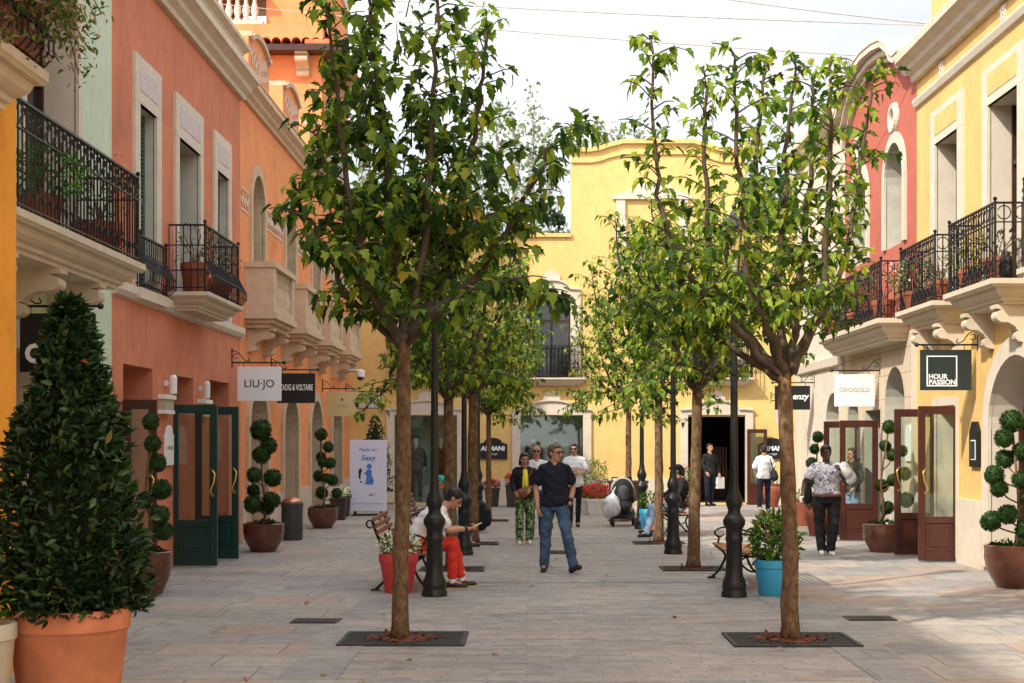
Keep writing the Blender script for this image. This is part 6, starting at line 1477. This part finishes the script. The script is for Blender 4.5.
# 9 seated man in red trousers, leaning over a phone
B9 = Body((0, .06, .55), (0, -.31, .97), (0, -.435, 1.085), (-.21, -.37, .71), (-.05, -.60, .72), (.21, -.35, .71), (.06, -.61, .71), (-.12, -.42, .54), (-.13, -.42, .085), (.12, -.42, .54), (.12, -.52, .085), bow=.05, hyaw=0, hpitch=38, RT=(-.05, -1, 0), LT=(.1, -1, 0))
p9 = person('seated man in white shirt and red trousers leaning over his phone', (-1.36, 17.1, 0), 90, B9, 1.0, top='whitecloth', sleeve=.7, hem=-.02, topinf=.02, trousers='red', trinf=.015, legto=.86, shoes='shoe', sole='sole', sock='whitecloth', hairvol=1.08, vox=.008, hands=(1.1, 1.1), palms=((0, 0, 1), (0, 0, 1)))
addpart(p9, 'phone', 'whitesign', lambda b: b.hexa([Vector(q) for q in ((-.035, -.67, .735), (.035, -.67, .735), (.035, -.77, .785), (-.035, -.77, .785), (-.035, -.665, .745), (.035, -.665, .745), (.035, -.765, .795), (-.035, -.765, .795))]), smooth=False)
addpart(p9, 'wristwatch', 'iron', lambda b: (b.cap((-.075, -.56, .72), (-.068, -.575, .72), .033, .033),))
# 10, 11 seated pair in caps
def seated(**k):
    a = dict(pelvis=(0, .06, .55), neck=(0, .10, 1.07), head=(0, .05, 1.22), RE=(-.25, .0, .82), RW=(-.16, -.24, .70), LE=(.25, .0, .82), LW=(.14, -.26, .70), RK=(-.12, -.42, .54), RA=(-.13, -.48, .085), LK=(.13, -.42, .54), LA=(.15, -.60, .09)); a.update(k); return Body(**a)
def cap_hat(r, B, mat): addpart(r, 'cap', mat, lambda b: (b.ball(B.H + B.hm() @ Vector((0, .015, .055)), .105, 14, 10, (.86, 1.0, .72), B.hm()), b.cap(B.H + B.hm() @ Vector((-.04, -.09, .055)), B.H + B.hm() @ Vector((.04, -.09, .055)), .035, .035), b.cap(B.H + B.hm() @ Vector((-.025, -.13, .05)), B.H + B.hm() @ Vector((.025, -.13, .05)), .028, .028)), vox=.009)
B10 = seated(hyaw=-25); p10 = person('seated man in black cap and black jacket with lime stripe', (2.70, 26.15, 0), -75, B10, 1.0, top='blackcloth', sleeve=1.9, topinf=.024, trousers='ljeans', vox=.012); cap_hat(p10, B10, 'blackcloth')
addpart(p10, 'stripe', 'lime', lambda b: b.cap((-.02, -.04, .98), (-.06, -.085, .72), .03, .022), vox=.01)
B11 = seated(hyaw=20, head=(0, .03, 1.20), RW=(-.1, -.34, .78)); p11 = person('seated person in navy top and dark cap right of the man with the lime stripe', (2.86, 27.1, 0), -95, B11, .97, top='navy', sleeve=.8, topinf=.022, trousers='orangecloth', vox=.012); cap_hat(p11, B11, 'navy')
# 12 person in teal behind
B12 = seated(head=(0, -.12, 1.12), neck=(0, -.03, 1.0), hpitch=30); p12 = person('person in teal top on the bench behind the seated man', (-1.6, 23.4, 0), 90, B12, .97, top='teal', sleeve=.8, trousers='ljeans', vox=.012); cap_hat(p12, B12, 'teal')
# 13 black backpack on the far left, seen between lamp and slim tree
tag(fuse((lambda b: (b.cap((-.98, 27.3, .18), (-.98, 27.3, .50), .16, .13), b.cap((-.84, 27.25, .2), (-.84, 27.25, .40), .09, .08), b.cap((-1.05, 27.15, .45), (-.90, 27.15, .55), .03, .03)) and b)(MB()), 'backpack', 'blackcloth', None, .012), 'black backpack standing on the paving behind the far left lamp', 'backpack')
# mannequins in the display windows
def mannequin(label, x, y, top, trousers, rz=0):
    r = person(label, (x, y, .08), rz, Body((0, 0, .93), (0, .01, 1.47), (0, -.015, 1.635), (-.25, .03, 1.17), (-.24, -.05, .93), (.25, .03, 1.17), (.24, -.05, .93), (-.10, -.03, .5), (-.11, 0, .085), (.1, .02, .5), (.12, .03, .085)), 1.02, skin='plate', top=top, sleeve=1.85, hem=-.14, topinf=.024, trousers=trousers, hair=None, faced=False, vox=.014, group='dressed mannequins in the display windows')
    r.name = 'mannequin'; r['category'] = 'mannequin'
mannequin('mannequin in dark open jacket at the left of the left display window', (416 - 530) / 35.3, 39.7, 'steelcloth', 'blackcloth')
mannequin('mannequin in black coat at the right of the left display window', (441 - 530) / 35.3, 39.75, 'blackcloth', 'navy')
mannequin('mannequin in dark jacket at the left of the middle display window', (533 - 530) / 35.3, 39.75, 'blackcloth', 'steelcloth')
mannequin('mannequin at the middle of the middle display window behind the walkers', (556 - 530) / 35.3, 39.9, 'bagtan', 'blackcloth')

# pushchair with hanging bags
r = thing('pushchair', 'black pushchair with raised hood parked by the far right tree', 'pushchair', (1.95, 29.3, 0)); x, y = 1.95, 29.3
b = MB()
for sx in (-.22, .22):
    b.tube([(x + sx, y - .35, .12), (x + sx, y + .1, .5), (x + sx * .95, y + .5, 1.0)], .014, 6); b.tube([(x + sx, y + .35, .12), (x + sx, y + .1, .5), (x + sx, y - .25, .62)], .014, 6)
b.tube([(x - .21, y + .5, 1.0), (x + .21, y + .5, 1.0)], .017, 6); b.bar((x - .22, y - .1, .3), (x + .22, y - .1, .3), .02); b.build('chassis', M['rubber'], r, smooth=True)
for sx in (-.23, .23):
    for yy in (-.35, .35):
        q = MB(); mm = Matrix.Rotation(R(90), 3, 'Y'); q.lathe([(.05, -.02), (.085, -.025), (.095, -.01), (.095, .01), (.085, .025), (.05, .02)], (x + sx, y + yy, .095), 16, True, mm); q.build('wheel', M['rubber'], r, smooth='auto')
b = MB(); b.cap((x, y + .1, .42), (x, y + .28, .78), .17, .18); b.cap((x, y - .22, .40), (x, y + .1, .40), .13, .16); fuse(b, 'seat', 'blackcloth', r, .014)
b = MB(); b.ball((x, y + .20, .74), 1, 18, 12, (.235, .26, .27)); b.cap((x - .2, y + .3, .52), (x - .2, y + .3, .8), .04, .04); b.cap((x + .2, y + .3, .52), (x + .2, y + .3, .8), .04, .04); fuse(b, 'hood', 'blackcloth', r, .012)
b = MB()
for q, rr in ((-.05, .26), (.12, .272)): b.tube([(x + rr * .93 * math.cos(R(k)), y + .20 + q - .06 * math.sin(R(k)), .70 + rr * 1.15 * math.sin(R(k))) for k in range(-10, 191, 20)], .013, 6)
b.build('hood_frame', M['jamb'], r, smooth=True)
b = MB(); b.cap((x, y - .07, .60), (x, y - .06, .74), .11, .12); fuse(b, 'padded_liner', 'steelcloth', r, .012)
b = MB(); b.box(x - .2, x + .2, y - .25, y + .2, .16, .20); b.box(x - .2, x + .2, y - .25, y - .23, .2, .32); b.build('basket', M['rubber'], r)
def sack(label, c, rx, rz_, mat, seed):
    b = MB(); b.ball(c, 1, 14, 10, (rx, rx * .8, rz_)); b.cap((c[0] + .03, c[1], c[2] + rz_ * .6), (c[0] + .08, c[1] + .05, c[2] + rz_ + .16), .05, .012); o = fuse(b, 'carrier_bag', mat, None, .02, 3)
    rng = random.Random(seed)
    for v in o.data.vertices: v.co += Vector((math.sin(v.co.z * 23 + v.co.y * 31), math.sin(v.co.x * 29 + v.co.z * 17), math.sin(v.co.x * 19))) * .015
    tag(o, label, 'bag', 'shopping bags hung on the pushchair')
sack('translucent white carrier bag hanging at the left of the pushchair', (1.68, 29.0, .42), .2, .25, 'plastic', 1)
sack('beige bag hanging at the right of the pushchair', (2.33, 29.2, .40), .19, .19, 'bagtan', 2)
